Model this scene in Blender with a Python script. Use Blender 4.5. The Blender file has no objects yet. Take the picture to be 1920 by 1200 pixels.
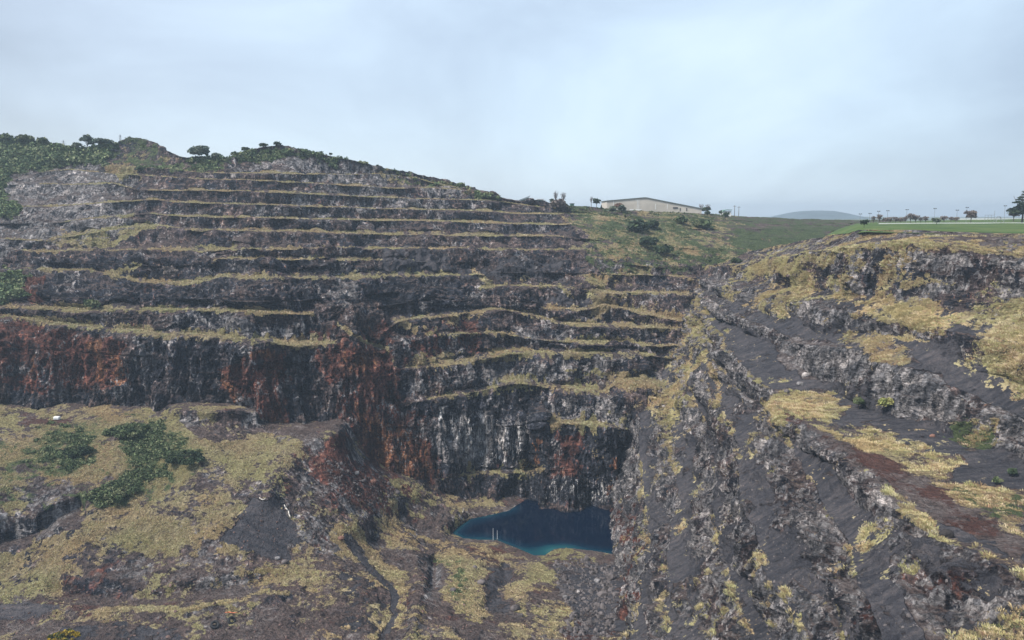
import bpy, math, random
import numpy as np
from mathutils import Vector

# ------------------------------------------------------------------ camera, sky, sun, exposure
C = bpy.context.scene
COL = C.collection
F = 1450.0                      # focal length in photo pixels (1920 wide)
HOR = 405.0
TH = math.atan((600.0 - HOR) / F)
cam_d = bpy.data.cameras.new('camera')
cam_d.sensor_width = 36.0
cam_d.lens = 36.0 * F / 1920.0
cam_d.clip_start = 0.5
cam_d.clip_end = 60000
cam = bpy.data.objects.new('camera', cam_d)
COL.objects.link(cam)
cam.location = (0, 0, 0)
cam.rotation_euler = (math.pi / 2 - TH, 0, 0)
C.camera = cam

SUN_EL, SUN_AZ = 42.0, -35.0     # azimuth measured from +Y towards +X
w = bpy.data.worlds.new('World'); C.world = w; w.use_nodes = True
nt = w.node_tree; nt.nodes.clear()
def N(tree, typ, **kw):
    n = tree.nodes.new(typ)
    for k, v in kw.items():
        if k in n.inputs.keys() if isinstance(k, str) else False:
            n.inputs[k].default_value = v
        else:
            setattr(n, k, v)
    return n
def build_world():
    L = nt.links.new
    out = N(nt, 'ShaderNodeOutputWorld'); bg = N(nt, 'ShaderNodeBackground')
    sky = N(nt, 'ShaderNodeTexSky', sky_type='NISHITA', sun_disc=False)
    sky.sun_elevation = math.radians(SUN_EL); sky.sun_rotation = math.radians(SUN_AZ)
    sk = N(nt, 'ShaderNodeVectorMath', operation='SCALE'); sk.inputs['Scale'].default_value = 0.10
    L(sky.outputs[0], sk.inputs[0])
    tc = N(nt, 'ShaderNodeTexCoord')
    mp = N(nt, 'ShaderNodeMapping'); mp.inputs['Scale'].default_value = (1.0, 1.0, 1.9)
    mp.inputs['Location'].default_value = (3.1, 0.4, 1.7)
    L(tc.outputs['Generated'], mp.inputs[0])
    n1 = N(nt, 'ShaderNodeTexNoise'); n1.inputs['Scale'].default_value = 2.6; n1.inputs['Detail'].default_value = 7; n1.inputs['Roughness'].default_value = 0.55
    n1.inputs['Distortion'].default_value = 0.5
    L(mp.outputs[0], n1.inputs['Vector'])
    sp = N(nt, 'ShaderNodeSeparateXYZ'); L(tc.outputs['Generated'], sp.inputs[0])
    # bright break towards the right of the middle, duller to the upper left
    dotn = N(nt, 'ShaderNodeVectorMath', operation='DOT_PRODUCT')
    v = Vector((0.10, 1.0, 0.085)).normalized(); dotn.inputs[1].default_value = v
    L(tc.outputs['Generated'], dotn.inputs[0])
    br = N(nt, 'ShaderNodeMapRange'); br.inputs['From Min'].default_value = 0.80; br.inputs['From Max'].default_value = 1.0
    br.interpolation_type = 'SMOOTHSTEP'
    L(dotn.outputs['Value'], br.inputs['Value'])
    a = N(nt, 'ShaderNodeMath', operation='MULTIPLY'); a.inputs[1].default_value = 0.36; L(br.outputs[0], a.inputs[0])
    b = N(nt, 'ShaderNodeMath', operation='MULTIPLY_ADD'); b.inputs[1].default_value = 1.45; L(n1.outputs['Fac'], b.inputs[0]); L(a.outputs[0], b.inputs[2])
    x = N(nt, 'ShaderNodeMath', operation='MULTIPLY_ADD'); x.inputs[1].default_value = 0.16; L(sp.outputs['X'], x.inputs[0]); L(b.outputs[0], x.inputs[2])
    cr = N(nt, 'ShaderNodeValToRGB')
    e = cr.color_ramp.elements
    e[0].position = 0.20; e[0].color = (0.104, 0.130, 0.166, 1)
    e[1].position = 1.0; e[1].color = (0.250, 0.300, 0.344, 1)
    m = cr.color_ramp.elements.new(0.50); m.color = (0.150, 0.186, 0.232, 1)
    m = cr.color_ramp.elements.new(0.78); m.color = (0.205, 0.254, 0.304, 1)
    y = N(nt, 'ShaderNodeMath', operation='MULTIPLY_ADD'); y.inputs[1].default_value = 0.72; y.inputs[2].default_value = -0.11
    L(x.outputs[0], y.inputs[0]); L(y.outputs[0], cr.inputs[0])
    mx = N(nt, 'ShaderNodeMix', data_type='RGBA'); mx.inputs[0].default_value = 0.92
    L(sk.outputs[0], mx.inputs[6]); L(cr.outputs[0], mx.inputs[7])
    L(mx.outputs[2], bg.inputs['Color']); bg.inputs['Strength'].default_value = 0.72
    L(bg.outputs[0], out.inputs['Surface'])
build_world()
sun_d = bpy.data.lights.new('sun', 'SUN'); sun_d.energy = 1.5; sun_d.angle = math.radians(14); sun_d.color = (1.0, 0.94, 0.86)
sun = bpy.data.objects.new('sun', sun_d); COL.objects.link(sun)
az = math.radians(SUN_AZ); el = math.radians(SUN_EL)
sd = Vector((math.sin(az) * math.cos(el), -0.35 * math.cos(az) * math.cos(el), math.sin(el)))
sd = Vector((-0.55, -0.30, 0.80))
sun.rotation_euler = sd.to_track_quat('Z', 'Y').to_euler()
C.view_settings.view_transform = 'Standard'; C.view_settings.look = 'None'
C.view_settings.exposure = 2.12; C.view_settings.gamma = 1.0

rng = np.random.default_rng(7)
random.seed(7)

# ------------------------------------------------------------------ projection helpers
ct, st = math.cos(TH), math.sin(TH)
def ray(px, py):
    """ray direction through a photo pixel, scaled so that y == 1: returns x/y, z/y"""
    px = np.asarray(px, float); py = np.asarray(py, float)
    dx = (px - 960) / F; dy = (600 - py) / F
    dyy = ct + dy * st
    return dx / dyy, (-st + dy * ct) / dyy
def at(px, py, Y):
    a, b = ray(px, py)
    a, b, Y = np.broadcast_arrays(a, b, np.asarray(Y, float))
    return np.stack([a * Y, Y, b * Y], -1)
def proj(P):
    f = P[..., 1] * ct - P[..., 2] * st
    u = P[..., 1] * st + P[..., 2] * ct
    return 960 + F * P[..., 0] / f, 600 - F * u / f
def slope(py):
    return -ray(960, py)[1]

# ------------------------------------------------------------------ numpy noise
def _h(ix, iy, iz, s):
    h = (ix.astype(np.uint32) * np.uint32(374761393)) ^ (iy.astype(np.uint32) * np.uint32(668265263)) ^ (iz.astype(np.uint32) * np.uint32(2147483647)) ^ np.uint32((s * 974634777) & 0xffffffff)
    h = (h ^ (h >> np.uint32(13))) * np.uint32(1274126177)
    h = (h ^ (h >> np.uint32(16))) * np.uint32(2246822519)
    h = h ^ (h >> np.uint32(15))
    return (h & np.uint32(0xffff)).astype(np.float32) / 65535.0
def vnoise(P, s=0):
    P = P.astype(np.float32)
    i = np.floor(P).astype(np.int64); f = (P - i).astype(np.float32); f = f * f * (3 - 2 * f)
    x, y, z = i[..., 0], i[..., 1], i[..., 2]
    r = 0
    for a in (0, 1):
        wa = f[..., 0] if a else 1 - f[..., 0]
        for b in (0, 1):
            wb = f[..., 1] if b else 1 - f[..., 1]
            for c in (0, 1):
                wc = f[..., 2] if c else 1 - f[..., 2]
                r = r + wa * wb * wc * _h(x + a, y + b, z + c, s)
    return r * 2 - 1
def fbm(P, sc, octv=4, s=0, rough=0.55):
    sc = np.array(sc, np.float32) if np.ndim(sc) else np.array([sc] * 3, np.float32)
    r = 0; a = 1.0; t = 0
    for o in range(octv):
        r = r + a * vnoise(P * sc * (2.03 ** o) + 17.3 * o, s + o); t += a; a *= rough
    return r / t
def ridged(P, sc, octv=4, s=0):
    sc = np.array(sc, np.float32) if np.ndim(sc) else np.array([sc] * 3, np.float32)
    r = 0; a = 1.0; t = 0
    for o in range(octv):
        r = r + a * (1 - 2 * np.abs(vnoise(P * sc * (2.1 ** o) + 9.7 * o, s + o))); t += a; a *= 0.55
    return r / t

# ------------------------------------------------------------------ object helpers
def tag(o, label=None, cat=None, group=None, kind=None):
    if label: o['label'] = label
    if cat: o['category'] = cat
    if group: o['group'] = group
    if kind: o['kind'] = kind
    return o
def mesh_np(name, V, Fq, mat, parent=None, attrs=None, smooth=True, tri=False):
    k = 3 if tri else 4
    me = bpy.data.meshes.new(name)
    me.vertices.add(len(V)); me.vertices.foreach_set('co', np.ascontiguousarray(V, np.float32).ravel())
    me.loops.add(len(Fq) * k); me.loops.foreach_set('vertex_index', np.ascontiguousarray(Fq, np.int32).ravel())
    me.polygons.add(len(Fq)); me.polygons.foreach_set('loop_start', np.arange(0, len(Fq) * k, k, dtype=np.int32))
    me.polygons.foreach_set('loop_total', np.full(len(Fq), k, np.int32))
    me.update(calc_edges=True)
    me.polygons.foreach_set('use_smooth', np.full(len(Fq), smooth, bool))
    if attrs:
        for an, av in attrs.items():
            if av.ndim == 1:
                a = me.attributes.new(an, 'FLOAT', 'POINT'); a.data.foreach_set('value', np.ascontiguousarray(av, np.float32))
            else:
                a = me.attributes.new(an, 'FLOAT_COLOR', 'POINT'); a.data.foreach_set('color', np.ascontiguousarray(av, np.float32).ravel())
    me.materials.append(mat)
    o = bpy.data.objects.new(name, me); COL.objects.link(o)
    if parent: o.parent = parent
    return o
def grid_faces(r, c):
    a = np.arange(r * c).reshape(r, c)
    return np.stack([a[:-1, :-1], a[:-1, 1:], a[1:, 1:], a[1:, :-1]], -1).reshape(-1, 4)
def grid_normals(G):
    du = np.gradient(G, axis=1); dv = np.gradient(G, axis=0)
    n = np.cross(du, dv); n /= np.linalg.norm(n, axis=-1, keepdims=True) + 1e-9
    return n
def smooth1(a, k):
    if k < 2: return a
    ker = np.hanning(k + 2)[1:-1]; ker /= ker.sum()
    p = np.pad(a, (k, k), mode='edge')
    return np.convolve(p, ker, 'same')[k:-k]

# ------------------------------------------------------------------ materials
def mat_new(name):
    m = bpy.data.materials.new(name); m.use_nodes = True
    m.node_tree.nodes.clear()
    return m
class NB:
    """tiny node builder"""
    def __init__(s, m): s.t = m.node_tree; s.L = s.t.links.new
    def n(s, typ, **kw):
        n = s.t.nodes.new(typ)
        for k, v in kw.items(): setattr(n, k, v)
        return n
    def math(s, op, a, b=None, c=None, clamp=False):
        n = s.n('ShaderNodeMath', operation=op, use_clamp=clamp)
        for i, v in enumerate((a, b, c)):
            if v is None: continue
            if isinstance(v, (int, float)): n.inputs[i].default_value = v
            else: s.L(v, n.inputs[i])
        return n.outputs[0]
    def mix(s, f, a, b, mode='MIX'):
        n = s.n('ShaderNodeMix', data_type='RGBA', blend_type=mode)
        for i, v in ((0, f), (6, a), (7, b)):
            if isinstance(v, (int, float)): n.inputs[i].default_value = v
            elif isinstance(v, tuple): n.inputs[i].default_value = (*v, 1)
            else: s.L(v, n.inputs[i])
        return n.outputs[2]
    def noise(s, vec, scale, detail=4, rough=0.5, dist=0.0):
        n = s.n('ShaderNodeTexNoise'); n.inputs['Scale'].default_value = scale; n.inputs['Detail'].default_value = detail
        n.inputs['Roughness'].default_value = rough; n.inputs['Distortion'].default_value = dist
        s.L(vec, n.inputs['Vector']); return n.outputs['Fac']
    def mapping(s, vec, scale, rot=(0, 0, 0)):
        n = s.n('ShaderNodeMapping'); n.inputs['Scale'].default_value = scale; n.inputs['Rotation'].default_value = rot
        s.L(vec, n.inputs[0]); return n.outputs[0]
    def ramp(s, f, stops):
        n = s.n('ShaderNodeValToRGB'); e = n.color_ramp.elements
        e[0].position, e[0].color = stops[0][0], (*stops[0][1], 1)
        e[1].position, e[1].color = stops[-1][0], (*stops[-1][1], 1)
        for p, c in stops[1:-1]:
            q = e.new(p); q.color = (*c, 1)
        s.L(f, n.inputs[0]); return n.outputs[0]
    def mask(s, attr, noise, k=6.0, mid=0.5, gain=2.8):
        """crisp, noise-broken mask out of a soft attribute"""
        noise = s.math('MULTIPLY_ADD', noise, gain, 0.5 - 0.5 * gain)
        d = s.math('SUBTRACT', s.math('ADD', attr, noise), 1.0)
        return s.math('MULTIPLY_ADD', d, k, mid, clamp=True)
    def finish(s, col, rough=0.95, bump=None, bstr=0.5, bdist=1.0, spec=0.2):
        p = s.n('ShaderNodeBsdfPrincipled'); o = s.n('ShaderNodeOutputMaterial')
        if isinstance(col, tuple): p.inputs['Base Color'].default_value = (*col, 1)
        else: s.L(col, p.inputs['Base Color'])
        if isinstance(rough, (int, float)): p.inputs['Roughness'].default_value = rough
        else: s.L(rough, p.inputs['Roughness'])
        p.inputs['Specular IOR Level'].default_value = spec
        if bump is not None:
            b = s.n('ShaderNodeBump'); b.inputs['Strength'].default_value = bstr; b.inputs['Distance'].default_value = bdist
            s.L(bump, b.inputs['Height']); s.L(b.outputs[0], p.inputs['Normal'])
        s.L(p.outputs[0], o.inputs['Surface'])
        return p

def terrain_material():
    m = mat_new('quarry_terrain'); b = NB(m)
    pos = b.n('ShaderNodeNewGeometry').outputs['Position']
    def attr(nm):
        a = b.n('ShaderNodeAttribute', attribute_name=nm)
        s = b.n('ShaderNodeSeparateColor'); b.L(a.outputs['Color'], s.inputs[0])
        return s.outputs[0], s.outputs[1], s.outputs[2], a.outputs['Alpha']
    grass, green, red, dark = attr('zone_a')
    scree, pale, white, orange = attr('zone_b')
    big = b.noise(pos, 0.035, 5, 0.55)
    med = b.noise(pos, 0.16, 7, 0.62, 0.4)
    fine = b.noise(pos, 0.85, 6, 0.7)
    tiny = b.noise(pos, 2.6, 3, 0.7)
    strk = b.noise(b.mapping(pos, (0.5, 0.5, 0.07)), 1.0, 6, 0.60, 0.6)
    bed = b.noise(b.mapping(pos, (0.20, 0.20, 0.65), (0.35, 0.5, 0.2)), 1.0, 6, 0.64, 1.2)
    vr = b.n('ShaderNodeTexVoronoi', feature='DISTANCE_TO_EDGE'); vr.inputs['Scale'].default_value = 0.42; vr.inputs['Randomness'].default_value = 1
    wp = b.n('ShaderNodeVectorMath', operation='MULTIPLY_ADD'); wp.inputs[1].default_value = (1, 1, 0.45)
    nz = b.n('ShaderNodeTexNoise'); nz.inputs['Scale'].default_value = 0.6; nz.inputs['Detail'].default_value = 4; b.L(pos, nz.inputs['Vector'])
    sc = b.n('ShaderNodeVectorMath', operation='SCALE'); sc.inputs['Scale'].default_value = 3.5; b.L(nz.outputs['Color'], sc.inputs[0])
    b.L(pos, wp.inputs[0]); b.L(sc.outputs[0], wp.inputs[2]); b.L(wp.outputs[0], vr.inputs['Vector'])
    crack = b.math('MULTIPLY_ADD', vr.outputs['Distance'], 5.0, 0.0, clamp=True)
    # rock
    mixv = b.math('ADD', b.math('MULTIPLY', strk, 0.40), b.math('ADD', b.math('MULTIPLY', bed, 0.36), b.math('MULTIPLY', fine, 0.24)))
    mixv = b.math('MULTIPLY_ADD', mixv, 1.75, -0.375)
    rock = b.ramp(mixv, [(0.36, (0.022, 0.022, 0.027)), (0.46, (0.072, 0.060, 0.062)), (0.54, (0.125, 0.102, 0.099)), (0.63, (0.24, 0.21, 0.205)), (0.72, (0.40, 0.37, 0.36))])
    hue = b.ramp(med, [(0.35, (1.06, 1.08, 1.18)), (0.5, (1.28, 1.17, 1.11)), (0.66, (1.52, 1.20, 1.04))])
    rock = b.mix(1.0, rock, hue, 'MULTIPLY')
    blot = b.ramp(b.noise(pos, 0.11, 5, 0.6, 0.8), [(0.36, (0.62, 0.62, 0.64)), (0.5, (1.05, 1.03, 1.02)), (0.62, (1.75, 1.68, 1.64))])
    darkc = b.ramp(mixv, [(0.36, (0.010, 0.013, 0.020)), (0.50, (0.030, 0.036, 0.052)), (0.60, (0.075, 0.085, 0.11)), (0.72, (0.22, 0.23, 0.26))])
    rock = b.mix(b.mask(dark, med, 5), rock, darkc)
    redc = b.ramp(mixv, [(0.36, (0.055, 0.024, 0.020)), (0.50, (0.155, 0.064, 0.050)), (0.60, (0.25, 0.115, 0.088)), (0.72, (0.40, 0.24, 0.19))])
    rock = b.mix(b.mask(red, b.math('MULTIPLY_ADD', strk, 0.5, b.math('MULTIPLY', med, 0.5)), 5), rock, redc)
    orc = b.ramp(mixv, [(0.38, (0.10, 0.040, 0.022)), (0.52, (0.24, 0.108, 0.058)), (0.68, (0.48, 0.26, 0.14))])
    rock = b.mix(b.mask(orange, strk, 7), rock, orc)
    palec = b.ramp(mixv, [(0.38, (0.065, 0.065, 0.071)), (0.50, (0.25, 0.245, 0.255)), (0.66, (0.48, 0.47, 0.48))])
    rock = b.mix(b.mask(pale, b.math('MULTIPLY_ADD', strk, 0.5, b.math('MULTIPLY', fine, 0.5)), 8), rock, palec)
    ws = b.noise(b.mapping(pos, (0.9, 0.9, 0.045)), 1.0, 6, 0.7)
    rock = b.mix(b.mask(white, ws, 9, 0.2), rock, (0.72, 0.72, 0.72))
    rock = b.mix(b.math('MULTIPLY', b.math('SUBTRACT', 1.0, crack), 0.6), rock, (0.018, 0.018, 0.022))
    rock = b.mix(1.0, rock, blot, 'MULTIPLY')
    vb = b.n('ShaderNodeTexVoronoi'); vb.inputs['Scale'].default_value = 1.0
    wv_ = b.n('ShaderNodeVectorMath', operation='ADD'); b.L(b.mapping(pos, (0.30, 0.30, 0.12), (0.12, 0.10, 0)), wv_.inputs[0])
    s2_ = b.n('ShaderNodeVectorMath', operation='SCALE'); s2_.inputs['Scale'].default_value = 0.5; b.L(nz.outputs['Color'], s2_.inputs[0]); b.L(s2_.outputs[0], wv_.inputs[1])
    b.L(wv_.outputs[0], vb.inputs['Vector']); sv_ = b.n('ShaderNodeSeparateColor'); b.L(vb.outputs['Color'], sv_.inputs[0])
    rock = b.mix(1.0, rock, b.ramp(sv_.outputs[0], [(0.0, (0.58, 0.60, 0.64)), (0.5, (1.0, 0.99, 0.98)), (1.0, (1.55, 1.48, 1.42))]), 'MULTIPLY')
    # scree and soil
    scc = b.ramp(b.math('MULTIPLY_ADD', big, 0.5, b.math('MULTIPLY', fine, 0.5)), [(0.35, (0.034, 0.036, 0.044)), (0.5, (0.058, 0.058, 0.067)), (0.65, (0.098, 0.092, 0.098))])
    rill = b.noise(b.mapping(pos, (0.12, 0.55, 0.12)), 1.0, 5, 0.65, 0.5)
    scc = b.mix(1.0, scc, b.ramp(rill, [(0.36, (0.62, 0.63, 0.68)), (0.5, (1.0, 0.98, 0.98)), (0.64, (1.45, 1.33, 1.26))]), 'MULTIPLY')
    scc = b.mix(b.math('MULTIPLY_ADD', tiny, 9.0, -6.3, clamp=True), scc, (0.19, 0.175, 0.17))
    soil = b.ramp(b.math('MULTIPLY_ADD', med, 0.5, b.math('MULTIPLY', fine, 0.5)), [(0.36, (0.055, 0.040, 0.038)), (0.5, (0.15, 0.112, 0.102)), (0.66, (0.27, 0.22, 0.20))])
    nrm = b.n('ShaderNodeNewGeometry').outputs['Normal']
    sn = b.n('ShaderNodeSeparateXYZ'); b.L(nrm, sn.inputs[0])
    flat = b.math('MULTIPLY_ADD', b.math('ADD', sn.outputs['Z'], b.math('MULTIPLY', fine, 0.3)), 4.5, -4.25, clamp=True)
    soil = b.mix(b.math('MULTIPLY', b.mask(red, med, 4), 0.7), soil, (0.10, 0.042, 0.034))
    colr = b.mix(b.math('MULTIPLY', flat, 0.9), rock, soil)
    colr = b.mix(b.mask(scree, med, 5), colr, scc)
    # dry grass
    gn = b.math('ADD', b.math('MULTIPLY', fine, 0.5), b.math('ADD', b.math('MULTIPLY', tiny, 0.22), b.math('MULTIPLY', med, 0.28)))
    gc = b.ramp(gn, [(0.36, (0.100, 0.080, 0.056)), (0.47, (0.24, 0.200, 0.118)), (0.56, (0.39, 0.34, 0.200)), (0.68, (0.56, 0.50, 0.33))])
    gh = b.ramp(big, [(0.38, (1.15, 0.98, 0.92)), (0.5, (1.1, 1.06, 1.08)), (0.6, (1.02, 1.06, 0.92))])
    gc = b.mix(1.0, gc, gh, 'MULTIPLY')
    gmask = b.mask(grass, b.math('MULTIPLY_ADD', fine, 0.62, b.math('MULTIPLY', med, 0.38)), 9)
    colr = b.mix(gmask, colr, gc)
    gr = b.ramp(gn, [(0.36, (0.024, 0.035, 0.019)), (0.48, (0.072, 0.100, 0.046)), (0.58, (0.130, 0.162, 0.078)), (0.70, (0.21, 0.225, 0.13))])
    colr = b.mix(b.mask(green, b.math('MULTIPLY_ADD', fine, 0.45, b.math('MULTIPLY', med, 0.55)), 6), colr, gr)
    bh = b.math('ADD', b.math('MULTIPLY', mixv, 3.2), b.math('ADD', b.math('MULTIPLY', fine, 0.8), b.math('MULTIPLY', crack, 0.35)))
    bh = b.math('MULTIPLY', bh, b.math('MULTIPLY_ADD', b.mask(scree, med, 5), -0.72, 1.0))
    bh = b.math('ADD', bh, b.math('MULTIPLY', tiny, 0.35))
    b.finish(colr, 0.95, bh, 1.0, 1.6, 0.15)
    return m
TERR = terrain_material()

def simple(name, col, rough=0.8, var=0.25, scale=1.0, spec=0.3, col2=None, bump=0.0):
    m = mat_new(name); b = NB(m)
    tc = b.n('ShaderNodeNewGeometry').outputs['Position']
    n = b.noise(tc, scale, 5, 0.6)
    c2 = col2 or tuple(min(1, c * (1 + var)) for c in col); c1 = tuple(c * (1 - var) for c in col)
    c = b.ramp(n, [(0.35, c1), (0.65, c2)])
    b.finish(c, rough, n if bump else None, bump, 0.2, spec)
    return m
def attr_mat(name, an='tint', rough=0.9):
    m = mat_new(name); b = NB(m)
    a = b.n('ShaderNodeAttribute', attribute_name=an)
    p = b.finish(a.outputs['Color'], rough, None, spec=0.1)
    return m
GRASSM = attr_mat('dry_grass_blades')

# ------------------------------------------------------------------ zone painting (which rock, soil or plant cover a spot has)
class Zones:
    names = ['grass', 'green', 'red', 'dark', 'scree', 'pale', 'white', 'orange']
    def __init__(s, P):
        s.px, s.py = proj(P)
        # ragged natural borders: shift the lookup by world-space noise
        wx = fbm(P, 0.045, 4, 31) * 44 + fbm(P, 0.3, 3, 35) * 16; wy = fbm(P, 0.045, 4, 41) * 26 + fbm(P, 0.3, 3, 45) * 13
        s.qx = s.px + wx; s.qy = s.py + wy
        s.d = {n: np.zeros(len(P), np.float32) for n in s.names}
    def poly_d(s, poly, idx, warp=1.0):
        x = s.px[idx] + (s.qx - s.px)[idx] * warp; y = s.py[idx] + (s.qy - s.py)[idx] * warp
        ins = np.zeros(len(x), bool); dm = np.full(len(x), 1e9)
        n = len(poly)
        for i in range(n):
            x0, y0 = poly[i]; x1, y1 = poly[(i + 1) % n]
            c = ((y0 > y) != (y1 > y)) & (x < (x1 - x0) * (y - y0) / (y1 - y0 + 1e-9) + x0)
            ins ^= c
            ex, ey = x1 - x0, y1 - y0; t = np.clip(((x - x0) * ex + (y - y0) * ey) / (ex * ex + ey * ey + 1e-9), 0, 1)
            dm = np.minimum(dm, np.hypot(x - x0 - t * ex, y - y0 - t * ey))
        return np.where(ins, dm, -dm)
    def poly(s, name, pts, val=1.0, feather=10, warp=1.0, mode='max', clear=()):
        xs = [p[0] for p in pts]; ys = [p[1] for p in pts]; feather = feather * 1.7; m = feather + 60
        idx = np.nonzero((s.px > min(xs) - m) & (s.px < max(xs) + m) & (s.py > min(ys) - m) & (s.py < max(ys) + m))[0]
        if not len(idx): return
        d = s.poly_d(pts, idx, warp)
        k = np.clip(d / feather + 0.5, 0, 1); k = k * k * (3 - 2 * k)
        a = s.d[name]
        if mode == 'max': a[idx] = np.maximum(a[idx], k * val)
        elif mode == 'set': a[idx] = a[idx] * (1 - k) + val * k
        elif mode == 'add': a[idx] = a[idx] + val * k
        for c in clear: s.d[c][idx] *= (1 - k)
    def line(s, name, pts, width, val=1.0, warp=0.3, clear=()):
        xs = [p[0] for p in pts]; ys = [p[1] for p in pts]; m = width * 2 + 20
        idx = np.nonzero((s.px > min(xs) - m) & (s.px < max(xs) + m) & (s.py > min(ys) - m) & (s.py < max(ys) + m))[0]
        x = s.px[idx] + (s.qx - s.px)[idx] * warp; y = s.py[idx] + (s.qy - s.py)[idx] * warp
        dm = np.full(len(idx), 1e9)
        for (x0, y0), (x1, y1) in zip(pts[:-1], pts[1:]):
            ex, ey = x1 - x0, y1 - y0; t = np.clip(((x - x0) * ex + (y - y0) * ey) / (ex * ex + ey * ey + 1e-9), 0, 1)
            dm = np.minimum(dm, np.hypot(x - x0 - t * ex, y - y0 - t * ey))
        k = np.clip(1.5 - dm / width, 0, 1)
        s.d[name][idx] = np.maximum(s.d[name][idx], k * val)
        for c in clear: s.d[c][idx] *= (1 - k)
    def breakup(s, P):
        n1 = fbm(P, 0.09, 4, 701) * 1.1 + fbm(P, 0.4, 3, 705) * 0.7; n2 = fbm(P, 0.10, 4, 711) * 1.2 + fbm(P, 0.4, 3, 715) * 0.5
        for nm, n, a, o in (('grass', n1, 0.85, -0.10), ('green', n2, 0.55, 0.0), ('pale', -n2, 0.8, 0.05), ('scree', -n1, 0.12, 0.0), ('red', n2, 0.6, 0.0), ('dark', -n1, 0.5, 0.0)):
            q = s.d[nm]; s.d[nm] = np.clip(q + (n * a + o) * np.clip(q * 4, 0, 1), 0, 1).astype(np.float32)
    def attrs(s):
        A = np.stack([s.d[n] for n in s.names[:4]], -1); B = np.stack([s.d[n] for n in s.names[4:]], -1)
        return {'zone_a': A, 'zone_b': B}

PATCH = []   # (points, px, py, zones) of every terrain patch, for standing things on the ground

# ------------------------------------------------------------------ the terraced back wall
YT = {
 0:    [(255, 585), (272, 570), (322, 535), (337, 520), (357, 505), (380, 490), (408, 475), (433, 455), (470, 430), (522, 400), (582, 372), (628, 355), (770, 345), (960, 333)],
 500:  [(255, 590), (272, 575), (322, 540), (337, 525), (357, 508), (382, 492), (410, 475), (435, 457), (470, 430), (522, 402), (586, 375), (640, 359), (770, 350), (960, 335)],
 900:  [(330, 640), (345, 622), (357, 606), (376, 590), (397, 570), (420, 550), (442, 530), (468, 508), (517, 480), (537, 468), (590, 448), (623, 434), (675, 419), (738, 407), (800, 402), (890, 396), (935, 392), (1000, 388)],
 1290: [(380, 740), (400, 690), (410, 650), (420, 625), (440, 595), (470, 560), (500, 533), (540, 508), (603, 478), (650, 455), (670, 443), (717, 427), (800, 412), (935, 400), (1000, 395)],
 1600: [(400, 1100), (408, 950), (412, 860), (417, 760), (425, 690), (440, 640), (470, 600), (500, 575), (560, 560), (800, 540), (1000, 530)],
}
YT[-400] = YT[0]; YT[1750] = YT[1600]
def Ytab(px, py):
    ks = sorted(YT)
    vals = np.stack([np.interp(py, [q[0] for q in YT[k]], [q[1] for q in YT[k]]) for k in ks], 0)
    px = np.clip(px, ks[0], ks[-1] - 0.01)
    i = np.clip(np.searchsorted(ks, px, side='right') - 1, 0, len(ks) - 2)
    k0 = np.array(ks)[i]; k1 = np.array(ks)[i + 1]; t = (px - k0) / (k1 - k0)
    j = np.arange(len(px))
    return vals[i, j] * (1 - t) + vals[i + 1, j] * t

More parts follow.
